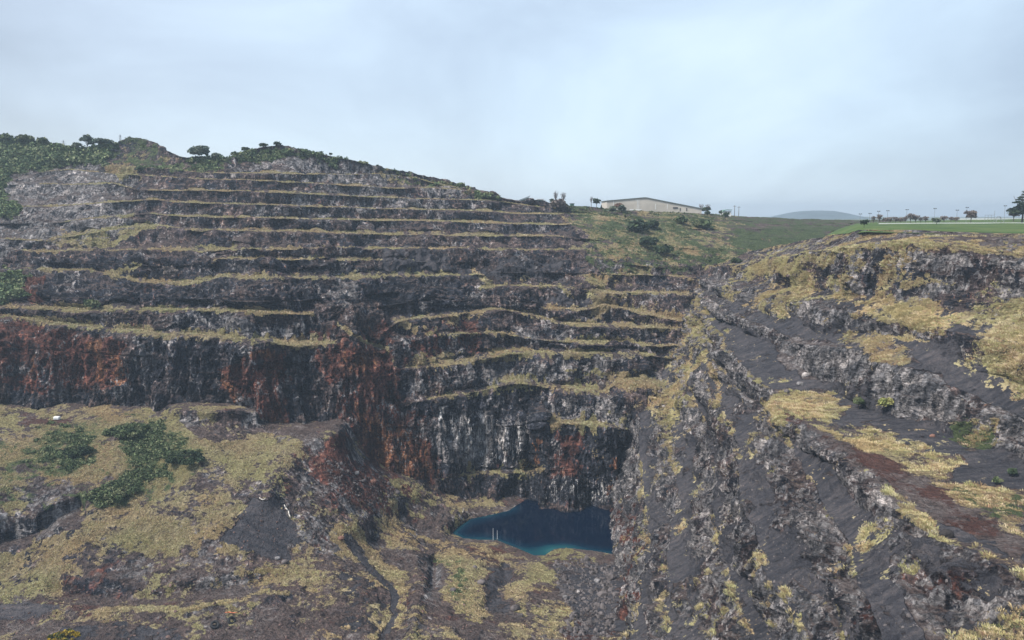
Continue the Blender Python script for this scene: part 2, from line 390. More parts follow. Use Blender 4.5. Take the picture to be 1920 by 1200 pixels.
ROWS = [
 [(-100,800,0),(400,800,0),(550,840,0),(640,905,0),(750,945,0),(850,962,0),(1000,952,0),(1150,975,0),(1750,975,0)],
 [(-100,785,0),(550,825,0),(700,890,0),(800,902,0),(850,896,2),(873,892,6),(1013,883,6),(1022,880,0),(1170,880,0),(1750,900,0)],
 [(-100,765,0),(500,790,0),(640,800,0),(800,800,0),(1020,796,0),(1032,793,6),(1120,797,6),(1173,807,4),(1200,800,0),(1750,850,0)],
 [(-100,730,0),(500,730,0),(640,730,0),(760,750,0),(783,752,2),(873,738,5),(973,718,8),(1050,730,8),(1130,738,5),(1150,722,6),(1180,714,10),(1240,717,8),(1300,722,0),(1750,800,0)],
 [(-100,690,0),(500,700,0),(640,700,0),(745,692,0),(770,692,6),(857,683,8),(957,663,9),(1123,663,8),(1220,667,6),(1260,670,2),(1300,670,0),(1750,740,0)],
 [(-100,645,0),(0,650,0),(300,672,0),(600,680,0),(700,660,0),(800,632,2),(817,627,5),(940,625,5),(1000,636,3),(1087,642,7),(1240,650,6),(1300,640,0),(1750,700,0)],
 [(-100,578,7),(0,591,7),(133,611,6),(300,628,7),(433,636,8),(567,648,10),(613,645,8),(640,640,0),(700,624,0),(740,606,2),(753,602,6),(823,593,9),(923,582,10),(990,590,9),(1057,609,8),(1123,610,7),(1207,615,6),(1270,618,2),(1310,610,0),(1750,660,0)],
 [(-100,570,8),(0,575,10),(150,582,13),(300,582,13),(467,585,15),(560,590,15),(592,588,0),(700,575,0),(800,565,0),(923,560,0),(1005,572,0),(1020,580,6),(1100,582,6),(1125,573,4),(1140,573,6),(1207,588,7),(1273,603,6),(1310,590,0),(1750,640,0)],
 [(-100,550,0),(0,555,0),(300,560,0),(560,565,0),(700,550,0),(880,540,0),(930,537,5),(1047,537,6),(1100,545,0),(1150,548,6),(1270,550,5),(1310,555,0),(1750,600,0)],
 [(-100,500,0),(0,503,0),(77,505,4),(167,507,8),(230,520,3),(283,532,9),(350,533,9),(417,522,10),(640,521,9),(773,518,9),(880,517,6),(930,512,0),(1120,512,0),(1150,515,5),(1250,515,4),(1310,530,0),(1750,560,0)],
 [(-100,485,0),(77,490,0),(300,500,0),(390,496,0),(407,486,5),(567,487,6),(673,487,5),(740,488,3),(850,490,0),(1000,488,0),(1130,490,0),(1300,507,0),(1750,530,0)],
 [(-100,470,0),(0,471,0),(73,472,6),(233,470,8),(383,470,8),(500,468,8),(640,467,8),(690,467,7),(780,466,3),(940,468,6),(1083,468,6),(1110,469,0),(1300,487,0),(1750,505,0)],
 [(-100,440,0),(77,452,4),(150,440,6),(233,428,9),(293,423,9),(367,433,8),(467,432,8),(640,438,8),(840,442,6),(1020,443,6),(1080,446,0),(1300,466,0),(1750,480,0)],
 [(-100,418,0),(77,420,0),(200,408,4),(280,400,2),(313,404,8),(400,408,8),(640,412,8),(873,417,8),(940,420,7),(1017,421,6),(1073,420,4),(1110,428,0),(1300,446,0),(1750,455,0)],
 [(-100,388,0),(100,388,3),(250,376,5),(287,374,7),(333,379,8),(533,385,8),(640,389,8),(807,394,8),(923,397,8),(973,401,7),(1107,403,5),(1150,412,0),(1300,429,0),(1450,431,0),(1750,435,0)],
 [(-100,350,0),(60,345,0),(130,346,5),(215,344,6),(253,356,8),(367,357,8),(500,360,8),(640,367,8),(773,373,8),(900,375.5,8),(940,378,6),(1000,387,4),(1060,394,0),(1150,404,0),(1300,416,0),(1450,421,0),(1750,425,0)],
 [(-100,335,0),(60,325,0),(130,318,4),(233,327,7),(367,335,7),(500,339,7),(640,347,7),(740,353,7),(790,351,7),(867,356,7),(907,364,4),(950,376.5,0),(1000,383,0),(1060,391,0),(1150,400,0),(1300,410,0),(1450,416,0),(1750,420,0)],
 [(-100,305,0),(60,302,0),(130,300,0),(213,310,5),(320,317,7),(380,324,7),(640,327,7),(707,326,7),(773,332,7),(807,341,5),(847,350,4),(900,361,0),(950,375,0),(1000,381,0),(1060,388,0),(1150,397,0),(1300,406,0),(1450,413,0),(1750,417,0)],
 [(-100,262,0),(0,264,0),(60,268,0),(110,276,0),(140,282,0),(190,276,0),(212,270,0),(235,261,0),(262,260,0),(290,268,0),(310,280,0),(335,293,0),(350,295,0),(430,296,0),(445,290,0),(490,276,0),(520,272,0),(600,289,0),(660,300,0),(720,315,0),(790,328,0),(850,342,0),(900,357,0),(950,373.5,0),(980,378,0),(1030,381,0),(1060,385,0),(1110,388,0),(1150,393,0),(1200,396,0),(1300,400,0),(1340,402,0),(1400,406,0),(1450,408,0),(1500,411,0),(1600,413,0),(1750,413,0)],
]
STEP = 1.35
def build_back():
    PX = np.concatenate([np.arange(-330, -40, 4.0), np.arange(-40, 1700, STEP)]); n = len(PX)
    rows = []; wid = []; CONE = []; SPILL = []; SPN = []
    jit = np.stack([PX * 0.02, PX * 0, PX * 0], -1)
    prev = None
    for k, r in enumerate(ROWS):
        py = np.interp(PX, [q[0] for q in r], [q[1] for q in r]); wd = np.interp(PX, [q[0] for q in r], [q[2] for q in r])
        ks = 15 if k < len(ROWS) - 1 else 7
        py = smooth1(py, ks); wd = smooth1(wd, 13)
        jp = np.stack([PX * 0.02, PX * 0 + 3.7 * k, PX * 0], -1)
        amp = 1.6 if k < len(ROWS) - 1 else 1.0
        py = py + fbm(jp, 1.0, 5, 50 + k, 0.6) * amp * np.interp(py, [260, 450, 800], [0.7, 1.2, 2.5])
        wd = wd * (1 + 0.9 * fbm(jp, 1.3, 3, 80 + k))
        sp = fbm(jp, 7.0, 3, 160 + k, 0.7); SPILL.append(np.clip(0.35 + sp * 2.2, 0, 1) * np.interp(py, [400, 470, 560, 640], [0.12, 0.30, 0.55, 0.8])); SPN.append(np.clip(0.95 + 1.1 * fbm(jp, 4.0, 3, 165 + k, 0.7), 0.3, 1.2))
        CONE.append(np.clip(fbm(jp, 1.1, 3, 120 + k) * 4.5 - 0.55, 0, 1) * np.interp(py, [420, 500], [0.2, 1.0]))
        if prev is not None: py = np.minimum(py, prev - 0.5)
        prev = py
        wd = wd * np.interp(py, [440, 480], [1.8, 1.0])
        Y = Ytab(PX, py)
        if k <= 2:
            Y = Y - 10 / (1 + np.exp(-(PX - 1014) / 1.2)) / (1 + np.exp((PX - 1172) / 4.0)) + 5 * np.exp(-((PX - 995) / 14) ** 4)
        rows.append(at(PX, py, Y)); wid.append(np.maximum(wd, 0))
    G = []; FACE = []; BEN = []
    def add(P, face, ben): G.append(P); FACE.append(np.full(n, face) if np.ndim(face) == 0 else face); BEN.append(ben)
    toe = rows[0]; wpre = np.zeros(n)
    K = len(rows)
    for k in range(1, K):
        lip = rows[k]
        pyt = proj(toe)[1]; pyl = proj(lip)[1]
        h = np.percentile(np.abs(pyt - pyl), 80)
        m = int(max(3, h / STEP))
        if k > 1: pass
        for i in range(1, m + 1):
            t = i / m
            ex = 1.0 + 0.8 * np.clip(wid[k - 1] / 4, 0, 1)
            yf = 1 - (1 - t) ** ex
            P = toe + (lip - toe) * t
            P[:, 1] = toe[:, 1] + (lip[:, 1] - toe[:, 1]) * yf
            P[:, 0] = toe[:, 0] + (lip[:, 0] - toe[:, 0]) * yf
            if k > 1:
                P[:, 1] -= CONE[k - 1] * wpre * max(0, 1 - t / 0.65) * 0.95
            # bench influence dies away below the lip
            e0 = np.clip(wid[k - 1] / 4, 0, 1); e1 = np.clip(wid[k] / 4, 0, 1)
            fl = np.where(t < 0.5, 1 - e0 * (1 - abs(math.sin(math.pi * t)) ** 0.5), 1 - e1 * (1 - abs(math.sin(math.pi * t)) ** 0.5))
            add(P, np.maximum(fl, 0.15), np.clip(wid[k] / 5, 0, 1) * np.clip((t - (0.97 - 0.28 * SPILL[k])) / 0.06, 0, 1) * 0.9 + (np.clip(wid[k-1] / 6, 0, 1) * np.clip((0.04 + 0.3 * SPILL[k - 1] - t) / 0.05, 0, 1)) * (k > 1) * (1 - CONE[k - 1]) * 0.9)
        if k < K - 1:
            wmax = np.minimum(wid[k], np.maximum(0.05, (rows[k + 1][:, 1] - lip[:, 1]) * 0.78))
            mb = 6
            for i in range(1, mb + 1):
                t = i / mb
                P = lip.copy(); sc = 1 + wmax * t / lip[:, 1]
                P[:, 0] *= sc; P[:, 1] *= sc; P[:, 2] = lip[:, 2] + 0.06 * wmax * t
                P[:, 2] += CONE[k] * wmax * 0.45 * t ** 1.5
                add(P, 1 - 0.88 * np.clip(wid[k] / 4, 0, 1), np.clip(wid[k] / 4, 0, 1) * (1 - CONE[k] * t ** 0.7) * SPN[k])
            toe = P; wpre = wmax * 0.5
    # far side of the skyline, falling away
    last = rows[-1]
    for dy, dz in ((4, 0.2), (12, -1), (30, -5), (70, -16), (160, -40)):
        P = last.copy(); P[:, 1] += dy; P[:, 0] *= (last[:, 1] + dy) / last[:, 1]; P[:, 2] = np.where(last[:, 2] > 6, last[:, 2] + dz, np.minimum(last[:, 2], -3) + dz * 0.1)
        add(P, 0.1, np.zeros(n))
    # below the base
    P = rows[0].copy(); P[:, 2] -= 6; G.insert(0, rows[0]); G.insert(0, P); FACE = [np.full(n, .5)] * 2 + FACE; BEN = [np.zeros(n)] * 2 + BEN
    G = np.array(G); FACE = np.array(FACE); BEN = np.array(BEN)
    nr = grid_normals(G)
    sgn = np.sign(np.sum(nr * (-G), -1, keepdims=True)); nr *= np.where(sgn == 0, 1, sgn)
    Pf = G.reshape(-1, 3)
    S = Pf * 1.0
    d = fbm(S, (0.045, 0.045, 0.018), 4, 3) * 6.0 + ridged(S, (0.15, 0.15, 0.045), 4, 11) * 2.8 + fbm(S, (0.45, 0.45, 0.22), 4, 19, 0.7) * 2.0
    q_ = fbm(S, (0.07, 0.07, 0.012), 3, 33) * 9; st_ = np.floor(q_); fr_ = q_ - st_; d = d + (st_ + np.clip((fr_ - 0.5) * 6 + 0.5, 0, 1)) * 1.3 * np.clip((proj(Pf)[1] - 300) / 60, 0, 1)
    d2 = fbm(S, 0.12, 4, 23) * 1.5 + fbm(S, 0.7, 2, 29) * 0.4
    fc = FACE.reshape(-1)
    far = np.clip((proj(Pf)[1] - 330) / 140, 0.6, 1)
    # top grassy slopes keep a smoother surface
    px0, py0 = proj(Pf)
    soft = np.clip((px0 - 1060) / 80, 0, 1) * np.clip((510 - py0) / 30, 0, 1)
    disp = (d * fc * far + d2 * (0.35 + 0.4 * (1 - fc))) * (1 - 0.75 * soft)
    nrh = nr.reshape(-1, 3).copy(); nrh[:, 2] *= 0.6
    Pf = Pf + nrh * disp[:, None]
    G = Pf.reshape(G.shape)
    return G, FACE, BEN

G, FACE, BEN = build_back()
def zones_back(G, BEN):
    P = G.reshape(-1, 3); Z = Zones(P)
    px, py = Z.px, Z.py
    ben = BEN.reshape(-1)
    lush = np.interp(py, [300, 420, 520, 600, 700], [0.62, 0.66, 0.78, 1.0, 1.0])
    Z.d['grass'][:] = ben * lush * (0.88 + 0.8 * fbm(P, 0.05, 3, 61))
    Z.d['dark'][:] = 0.42
    Z.d['red'][:] = 0.10
    Z.d['pale'][:] = 0.17
    # left wall with iron staining
    Z.poly('dark', [(60,500),(240,505),(400,540),(600,540),(600,580),(60,580)], 0.85, 14)
    Z.poly('dark', [(90,475),(560,475),(700,500),(890,520),(890,575),(560,575),(300,560),(280,520)], 0.66, 14)
    Z.poly('dark', [(60,470),(430,490),(430,515),(270,505),(60,500)], 0.8, 8)
    Z.poly('dark', [(640,525),(760,525),(905,540),(905,590),(780,600),(690,570)], 0.95, 10)
    Z.poly('dark', [(330,590),(580,600),(570,640),(340,625)], 0.8, 8)
    Z.poly('dark', [(560,625),(1200,600),(1260,660),(1150,700),(800,680),(620,660)], 0.55, 14)
    Z.poly('dark', [(650,440),(700,440),(750,470),(650,478)], 0.9, 8)
    Z.poly('dark', [(270,540),(400,540),(400,575),(270,575)], 0.95, 6)
    Z.poly('dark', [(840,395),(1080,405),(1080,440),(860,440)], 0.8, 8)
    Z.poly('dark', [(0,570),(0,800),(60,800),(250,780),(560,800),(600,660),(400,640)], 0.62, 10)
    Z.poly('dark', [(820,740),(1180,730),(1160,950),(1010,950),(860,900),(790,860)], 0.85, 14)
    Z.poly('dark', [(900,690),(1000,680),(1010,710),(890,725)], 0.9, 6)
    Z.poly('red', [(-100,590),(60,605),(210,640),(210,730),(120,745),(60,730),(0,720),(-100,720)], 0.62, 12)
    Z.poly('red', [(70,620),(140,620),(130,730),(75,720)], 0.92, 10)
    Z.poly('red', [(205,640),(245,640),(245,730),(205,720)], 0.85, 8)
    Z.poly('red', [(420,690),(545,680),(550,810),(430,790)], 0.95, 12)
    Z.poly('red', [(480,655),(540,655),(545,690),(475,690)], 0.75, 8)
    Z.poly('red', [(610,640),(720,650),(760,760),(830,850),(810,930),(700,930),(600,840),(620,760)], 0.82, 30)
    Z.poly('red', [(650,800),(800,830),(800,900),(700,910),(640,850)], 1.0, 25, clear=('dark',))
    Z.poly('red', [(1030,800),(1090,800),(1085,900),(1030,900)], 0.7, 12)
    Z.poly('red', [(50,520),(82,520),(80,575),(50,575)], 0.9, 8)
    Z.poly('red', [(560,620),(900,600),(900,660),(560,700)], 0.5, 30)
    Z.poly('orange', [(170,645),(195,645),(196,720),(172,720)], 0.93, 6)
    Z.poly('orange', [(215,670),(240,670),(240,725),(215,730)], 0.85, 8)
    Z.poly('orange', [(525,765),(542,765),(542,800),(520,800)], 0.85, 6)
    Z.poly('orange', [(425,700),(445,695),(445,745),(428,745)], 0.7, 6)
    Z.poly('orange', [(490,655),(530,655),(530,672),(490,672)], 0.75, 5)
    Z.poly('orange', [(60,668),(66,668),(62,698),(56,698)], 1.0, 3, 0.3)
    Z.poly('dark', [(985,745),(1014,745),(1016,925),(990,900)], 0.8, 5, 0.4, clear=('pale','white','red'))  # shade of the recess beside the block, painted in as darker rock
    Z.poly('dark', [(1085,815),(1170,815),(1160,945),(1085,945)], 1.0, 8, 0.4)
    Z.poly('orange', [(995,815),(1012,815),(1008,870),(994,870)], 0.7, 4)
    Z.poly('orange', [(660,740),(830,860),(800,900),(700,880)], 0.66, 24)
    Z.poly('orange', [(640,660),(700,660),(700,700),(640,700)], 0.5, 20)
    Z.poly('orange', [(1140,860),(1155,860),(1152,930),(1140,930)], 0.6, 5)
    Z.poly('pale', [(830,770),(980,770),(985,860),(930,895),(850,870),(810,850)], 0.66, 16)
    Z.poly('white', [(845,775),(975,780),(975,840),(930,880),(870,860),(835,820)], 0.42, 14)
    Z.poly('white', [(868,800),(890,800),(900,850),(870,850)], 0.64, 8)
    Z.poly('white', [(905,780),(912,780),(912,890),(905,890)], 0.7, 4, 0.3)
    Z.poly('white', [(818,765),(827,765),(827,790),(818,790)], 0.8, 4, 0.3)
    Z.poly('white', [(1030,890),(1145,900),(1145,945),(1030,940)], 0.34, 10)
    Z.poly('pale', [(770,690),(960,670),(960,735),(780,735)], 0.62, 12)
    Z.poly('pale', [(1010,670),(1160,670),(1120,712),(1020,710)], 0.66, 12)
    Z.poly('pale', [(1010,735),(1180,745),(1175,790),(1010,785)], 0.6, 12)
    Z.poly('pale', [(950,605),(1110,620),(1110,640),(950,630)], 0.62, 8)
    Z.poly('pale', [(20,330),(240,310),(250,440),(160,450),(60,470),(-40,500),(-100,420),(20,400)], 0.84, 16)
    Z.poly('pale', [(440,295),(640,290),(720,330),(640,345),(430,330)], 0.62, 12)
    Z.poly('pale', [(620,530),(670,530),(680,570),(640,570)], 0.9, 8)
    Z.poly('pale', [(640,300),(900,360),(860,395),(640,400)], 0.45, 18)
    Z.poly('pale', [(1100,470),(1250,480),(1240,500),(1100,495)], 0.6, 8)
    Z.poly('pale', [(430,590),(570,600),(560,635),(450,630)], 0.55, 10)
    Z.poly('pale', [(500,340),(640,345),(640,400),(500,395)], 0.38, 18)
    # brown scree cones
    for p in ([(560,485),(610,485),(600,510),(570,515)], [(715,460),(860,470),(830,512),(720,510)], [(850,500),(1060,490),(1060,535),(880,530)], [(520,390),(600,395),(600,405),(540,405)], [(1000,555),(1130,550),(1120,575),(1000,572)]):
        Z.poly('scree', p, 0.72, 12)
    # upper left: bushy hill
    Z.poly('green', [(-120,240),(210,240),(210,310),(140,312),(20,330),(20,400),(-120,400)], 1.0, 12, clear=('grass',))
    Z.poly('green', [(-120,500),(50,505),(52,572),(-120,572)], 1.0, 8, clear=('grass',))
    Z.poly('grass', [(215,262),(262,255),(335,293),(300,300),(220,300)], 0.72, 10, clear=('pale',))
    Z.poly('green', [(215,250),(262,250),(345,293),(300,306),(220,306)], 0.55, 10)
    Z.poly('green', [(340,285),(520,265),(940,370),(900,372),(800,340),(700,318),(560,292),(430,310),(350,305)], 0.8, 8, clear=('pale',))
    Z.poly('green', [(260,300),(420,302),(420,322),(260,318)], 0.6, 8)
    Z.poly('grass', [(700,312),(940,370),(900,372),(800,345),(700,330)], 0.62, 8)
    Z.poly('grass', [(200,300),(270,300),(250,350),(210,340)], 0.7, 10)
    Z.poly('grass', [(80,440),(280,418),(300,430),(200,455),(80,462)], 0.72, 6)
    Z.poly('grass', [(190,505),(270,490),(270,510),(200,518)], 0.9, 6)
    Z.poly('grass', [(180,395),(250,390),(240,410),(180,412)], 0.55, 8)
    # grassy ground between the wall and the industrial shed
    Z.poly('green', [(1000,374),(1750,390),(1750,520),(1330,510),(1280,490),(1100,470),(1090,420),(1040,405)], 0.55, 14, clear=('pale','red'))
    Z.poly('grass', [(1040,395),(1180,400),(1380,412),(1360,500),(1250,490),(1100,470),(1090,425)], 0.80, 18, clear=('pale',))
    Z.poly('grass', [(1060,385),(1340,398),(1340,412),(1060,402)], 0.5, 8)
    Z.poly('grass', [(1260,430),(1370,430),(1500,470),(1400,500),(1300,495)], 0.55, 14)
    Z.poly('green', [(1360,440),(1420,428),(1560,425),(1560,445),(1470,475),(1380,470)], 0.78, 8)
    Z.poly('grass', [(1300,420),(1380,430),(1370,500),(1280,490)], 0.8, 14)
    Z.poly('grass', [(1380,465),(1480,478),(1420,505),(1350,500)], 0.8, 10)
    Z.poly('green', [(1100,480),(1290,480),(1290,520),(1120,510)], 0.5, 14)
    # open grass strips mixed through the middle terraces
    for p in ([(985,520),(1010,520),(1010,535),(960,537)], [(1100,505),(1140,505),(1135,545),(1105,545)], [(1105,545),(1150,545),(1130,600),(1100,600)],
              [(1150,490),(1230,490),(1230,512),(1160,510)], [(740,610),(900,590),(900,605),(760,625)], [(760,655),(1000,640),(1000,665),(860,682),(760,690)],
              [(1060,700),(1240,700),(1240,735),(1180,720)]):
        Z.poly('grass', p, 0.68, 8)
    Z.d['grass'] += 0.16 * np.clip((px - 1000) / 150, 0, 1) * (py > 480)
    Z.line('grass', [(640,610),(680,640),(720,655),(740,690)], 5, 0.66)
    Z.line('grass', [(890,500),(920,535),(905,540)], 5, 0.6)
    Z.line('grass', [(1045,535),(1080,560),(1110,590)], 5, 0.6)
    Z.line('pale', [(380,600),(420,625)], 3, 0.7)
    Z.line('pale', [(430,492),(460,510)], 2, 0.8)
    return Z
ZB = zones_back(G, BEN); ZB.breakup(G.reshape(-1, 3))
_b = BEN.reshape(-1); _u = np.interp(ZB.py, [300, 560, 640], [0.80, 0.80, 0.55])
ZB.d['grass'] = np.maximum(ZB.d['grass'], (_b > 0.45) * _b * _u).astype(np.float32)
back = mesh_np('terraced_quarry_wall', G.reshape(-1, 3), grid_faces(*G.shape[:2]), TERR, attrs=ZB.attrs())
tag(back, kind='structure', label='terraced back wall of the open pit with grassy benches')
PATCH.append((G.reshape(-1, 3), ZB))

# ------------------------------------------------------------------ the right-hand wall, running towards the viewer
RROWS = [  # (px, py, Y, bench width, talus slope)
 [(1140,935,402,0,0),(1145,1035,336,0,0),(1160,1200,263,0,0)],
 [(1195,740,425,3,.5),(1208,830,385,4,.6),(1216,950,340,6,.6),(1203,1100,262,7,.6),(1180,1200,230,8,.6)],
 [(1240,690,440,4,.6),(1262,800,385,6,.6),(1275,900,335,7,.6),(1272,1000,280,8,.6),(1270,1100,238,9,.6),(1255,1200,208,10,.6)],
 [(1275,640,460,3,.5),(1290,720,405,5,.6),(1320,830,335,5,.6),(1340,900,290,6,.6),(1345,1000,245,7,.6),(1352,1100,208,8,.6),(1410,1200,182,8,.6)],
 [(1295,600,470,3,.5),(1330,720,370,6,.6),(1370,850,283,10,.6),(1400,960,226,13,.6),(1440,1060,190,14,.6),(1510,1200,156,14,.6)],
 [(1300,585,478,2,.5),(1345,680,378,4,.6),(1400,740,330,4,.6),(1470,830,262,5,.6),(1530,930,215,6,.6),(1590,1050,175,7,.6),(1650,1200,142,7,.6)],
 [(1305,570,485,4,.5),(1360,640,385,14,.45),(1425,755,286,26,.08),(1520,805,252,38,.04),(1640,890,208,44,.03),(1760,1000,168,50,.03),(1860,1050,152,52,.03),(1920,1075,146,54,.03),(2100,1150,130,54,.03)],
 [(1310,545,500,3,.4),(1350,575,430,6,.5),(1440,615,365,8,.5),(1500,645,335,9,.5),(1600,655,290,10,.5),(1700,695,263,12,.5),(1800,733,249,12,.5),(1920,785,229,14,.5),(2100,850,200,14,.5)],
 [(1320,520,520,4,.3),(1350,530,470,8,.35),(1440,550,400,11,.4),(1545,570,345,12,.4),(1640,595,305,13,.45),(1760,620,275,13,.45),(1920,650,245,15,.45),(2100,680,215,15,.45)],
 [(1330,505,540,4,.2),(1375,500,500,8,.2),(1430,490,450,14,.12),(1490,480,400,16,.12),(1600,462,345,20,.1),(1700,457,320,20,.1),(1790,465,305,20,.12),(1920,480,290,20,.15),(2100,490,265,20,.15)],
 [(1340,495,560,0,0),(1400,472,550,0,0),(1560,440,455,0,0),(1620,430,412,0,0),(1750,433,372,0,0),(1920,440,342,0,0),(2100,445,310,0,0)],
]
def build_right():
    n = 1150
    YG = np.geomspace(95, 590, n)
    lips = []; W = []; SL = []
    for r in RROWS:
        A = np.array(r, float); o = np.argsort(A[:, 2]); A = A[o]
        P = at(A[:, 0], A[:, 1], A[:, 2])
        def ext(v, lo_s=None):
            y = np.interp(YG, A[:, 2], v)
            s0 = (v[1] - v[0]) / (A[1, 2] - A[0, 2]); s1 = (v[-1] - v[-2]) / (A[-1, 2] - A[-2, 2])
            y = np.where(YG < A[0, 2], v[0] + s0 * (YG - A[0, 2]) * 0.8, y); y = np.where(YG > A[-1, 2], v[-1] + s1 * (YG - A[-1, 2]) * 0.8, y)
            return smooth1(y, 41)
        x = ext(P[:, 0]); z = ext(P[:, 2]); wd = np.interp(YG, A[:, 2], A[:, 3]); sl = np.interp(YG, A[:, 2], A[:, 4])
        k = len(lips)
        jp = np.stack([YG * 0.06, YG * 0 + 5.1 * k, YG * 0], -1)
        if 0 < k < 6: x = x + fbm(jp, 0.33, 2, 140 + k) * 5.0; z = z + fbm(jp, 0.4, 2, 145 + k) * 3.5
        amp = np.interp(k, [0, 1, 3, 6, 8, 10], [1.2, 2.6, 3.2, 2.4, 4.0, 3.0])
        x = x + fbm(jp, 1.0, 5, 150 + k, 0.6) * amp * (0 if k == 10 else 1.0); z = z + fbm(jp, 1.7, 4, 170 + k, 0.6) * amp * 0.5 * (0 if k == 10 else 1)
        lips.append([x, z]); W.append(wd * (0.70 if k in (1, 2, 3, 4) else 1.0) * (np.clip(0.9 + 1.8 * fbm(jp, 0.45, 3, 190 + k), 0.1, 1.5) if k in (1, 2, 3, 4, 5) else 1 + 0.35 * fbm(jp, 0.8, 3, 190 + k))); SL.append(sl)
    G = []; FACE = []; ROW = []; BENT = []
    def add(x, z, f, b, row): G.append(np.stack([x, YG, z], -1)); FACE.append(np.full(n, f)); BENT.append(np.full(n, b)); ROW.append(np.full(n, row))
    x, z = lips[0]
    add(x - 3, z - 8, 0.3, 0, 0); add(x, z, 0.5, 0, 0)
    tx, tz = x, z
    mfs = [0, 60, 70, 60, 60, 60, 60, 80, 70, 90, 60]
    mbs = [0, 16, 22, 20, 34, 16, 90, 30, 44, 44, 0]
    for k in range(1, 11):
        lx, lz = lips[k]
        lx = np.maximum(lx, tx + 1.0); lz = np.maximum(lz, tz + 0.8)
        for i in range(1, mfs[k] + 1):
            t = i / mfs[k]; yf = 1 - (1 - t) ** (1.1 if k in (5, 6) else 1.35)
            add(tx + (lx - tx) * yf, tz + (lz - tz) * t, math.sin(math.pi * t) ** 0.5 if t < 1 else 0.3, t, k - 0.5)
        if mbs[k]:
            nxt = lips[k + 1][0]
            wd = np.minimum(W[k], np.maximum(0.5, (nxt - lx) * 0.8))
            for i in range(1, mbs[k] + 1):
                t = i / mbs[k]
                add(lx + wd * t, lz + wd * SL[k] * t ** 1.3, 0.12, t, k)
            tx, tz = lx + wd, lz + wd * SL[k]
    for dx_, dz_ in ((2, 0.1), (8, -0.6), (30, -3), (80, -8)):
        add(lx + dx_, lz + dz_, 0.1, 0, 10)
    G = np.array(G); FACE = np.array(FACE); BENT = np.array(BENT); ROW = np.array(ROW)
    nr = grid_normals(G); sg = np.sign(nr[..., 2:3]); nr = nr * np.where(sg == 0, 1, sg)
    P = G.reshape(-1, 3)
    # jointed, tilted rock spires
    T = P.copy(); T[:, 1] = P[:, 1] + 0.35 * P[:, 2]
    d = fbm(T, (0.07, 0.07, 0.025), 4, 203) * 7.0 + ridged(T, (0.2, 0.2, 0.05), 4, 211) * 4.0 + fbm(T, (0.6, 0.6, 0.3), 4, 219, 0.7) * 1.6
    d2 = fbm(P, (0.08, 0.03, 0.08), 3, 223) * 1.8 + fbm(P, 0.7, 2, 229) * 0.12
    fc = FACE.reshape(-1); rw = ROW.reshape(-1)
    isb = np.isclose(rw, np.round(rw)) & (rw < 6) & (rw > 0)
    outc = isb * np.clip(fbm(P, (0.09, 0.035, 0.09), 4, 257) * 5 - 0.5, 0, 1)
    rough7 = np.isclose(rw, 8) | np.isclose(rw, 8.5)
    disp = d * fc * np.where(rw > 9, 0.4, 1.0) + d2 * 0.8 + rough7 * (fbm(P, 0.13, 4, 231) * 1.8)
    disp = disp + outc * (0.8 + ridged(T, (0.25, 0.25, 0.08), 4, 215) * 1.8)
    nh = nr.reshape(-1, 3).copy(); nh[:, 2] *= 0.7
    P = P + nh * disp[:, None]
    return P.reshape(G.shape), FACE, BENT, ROW
GR, FR, BR, RR = build_right()
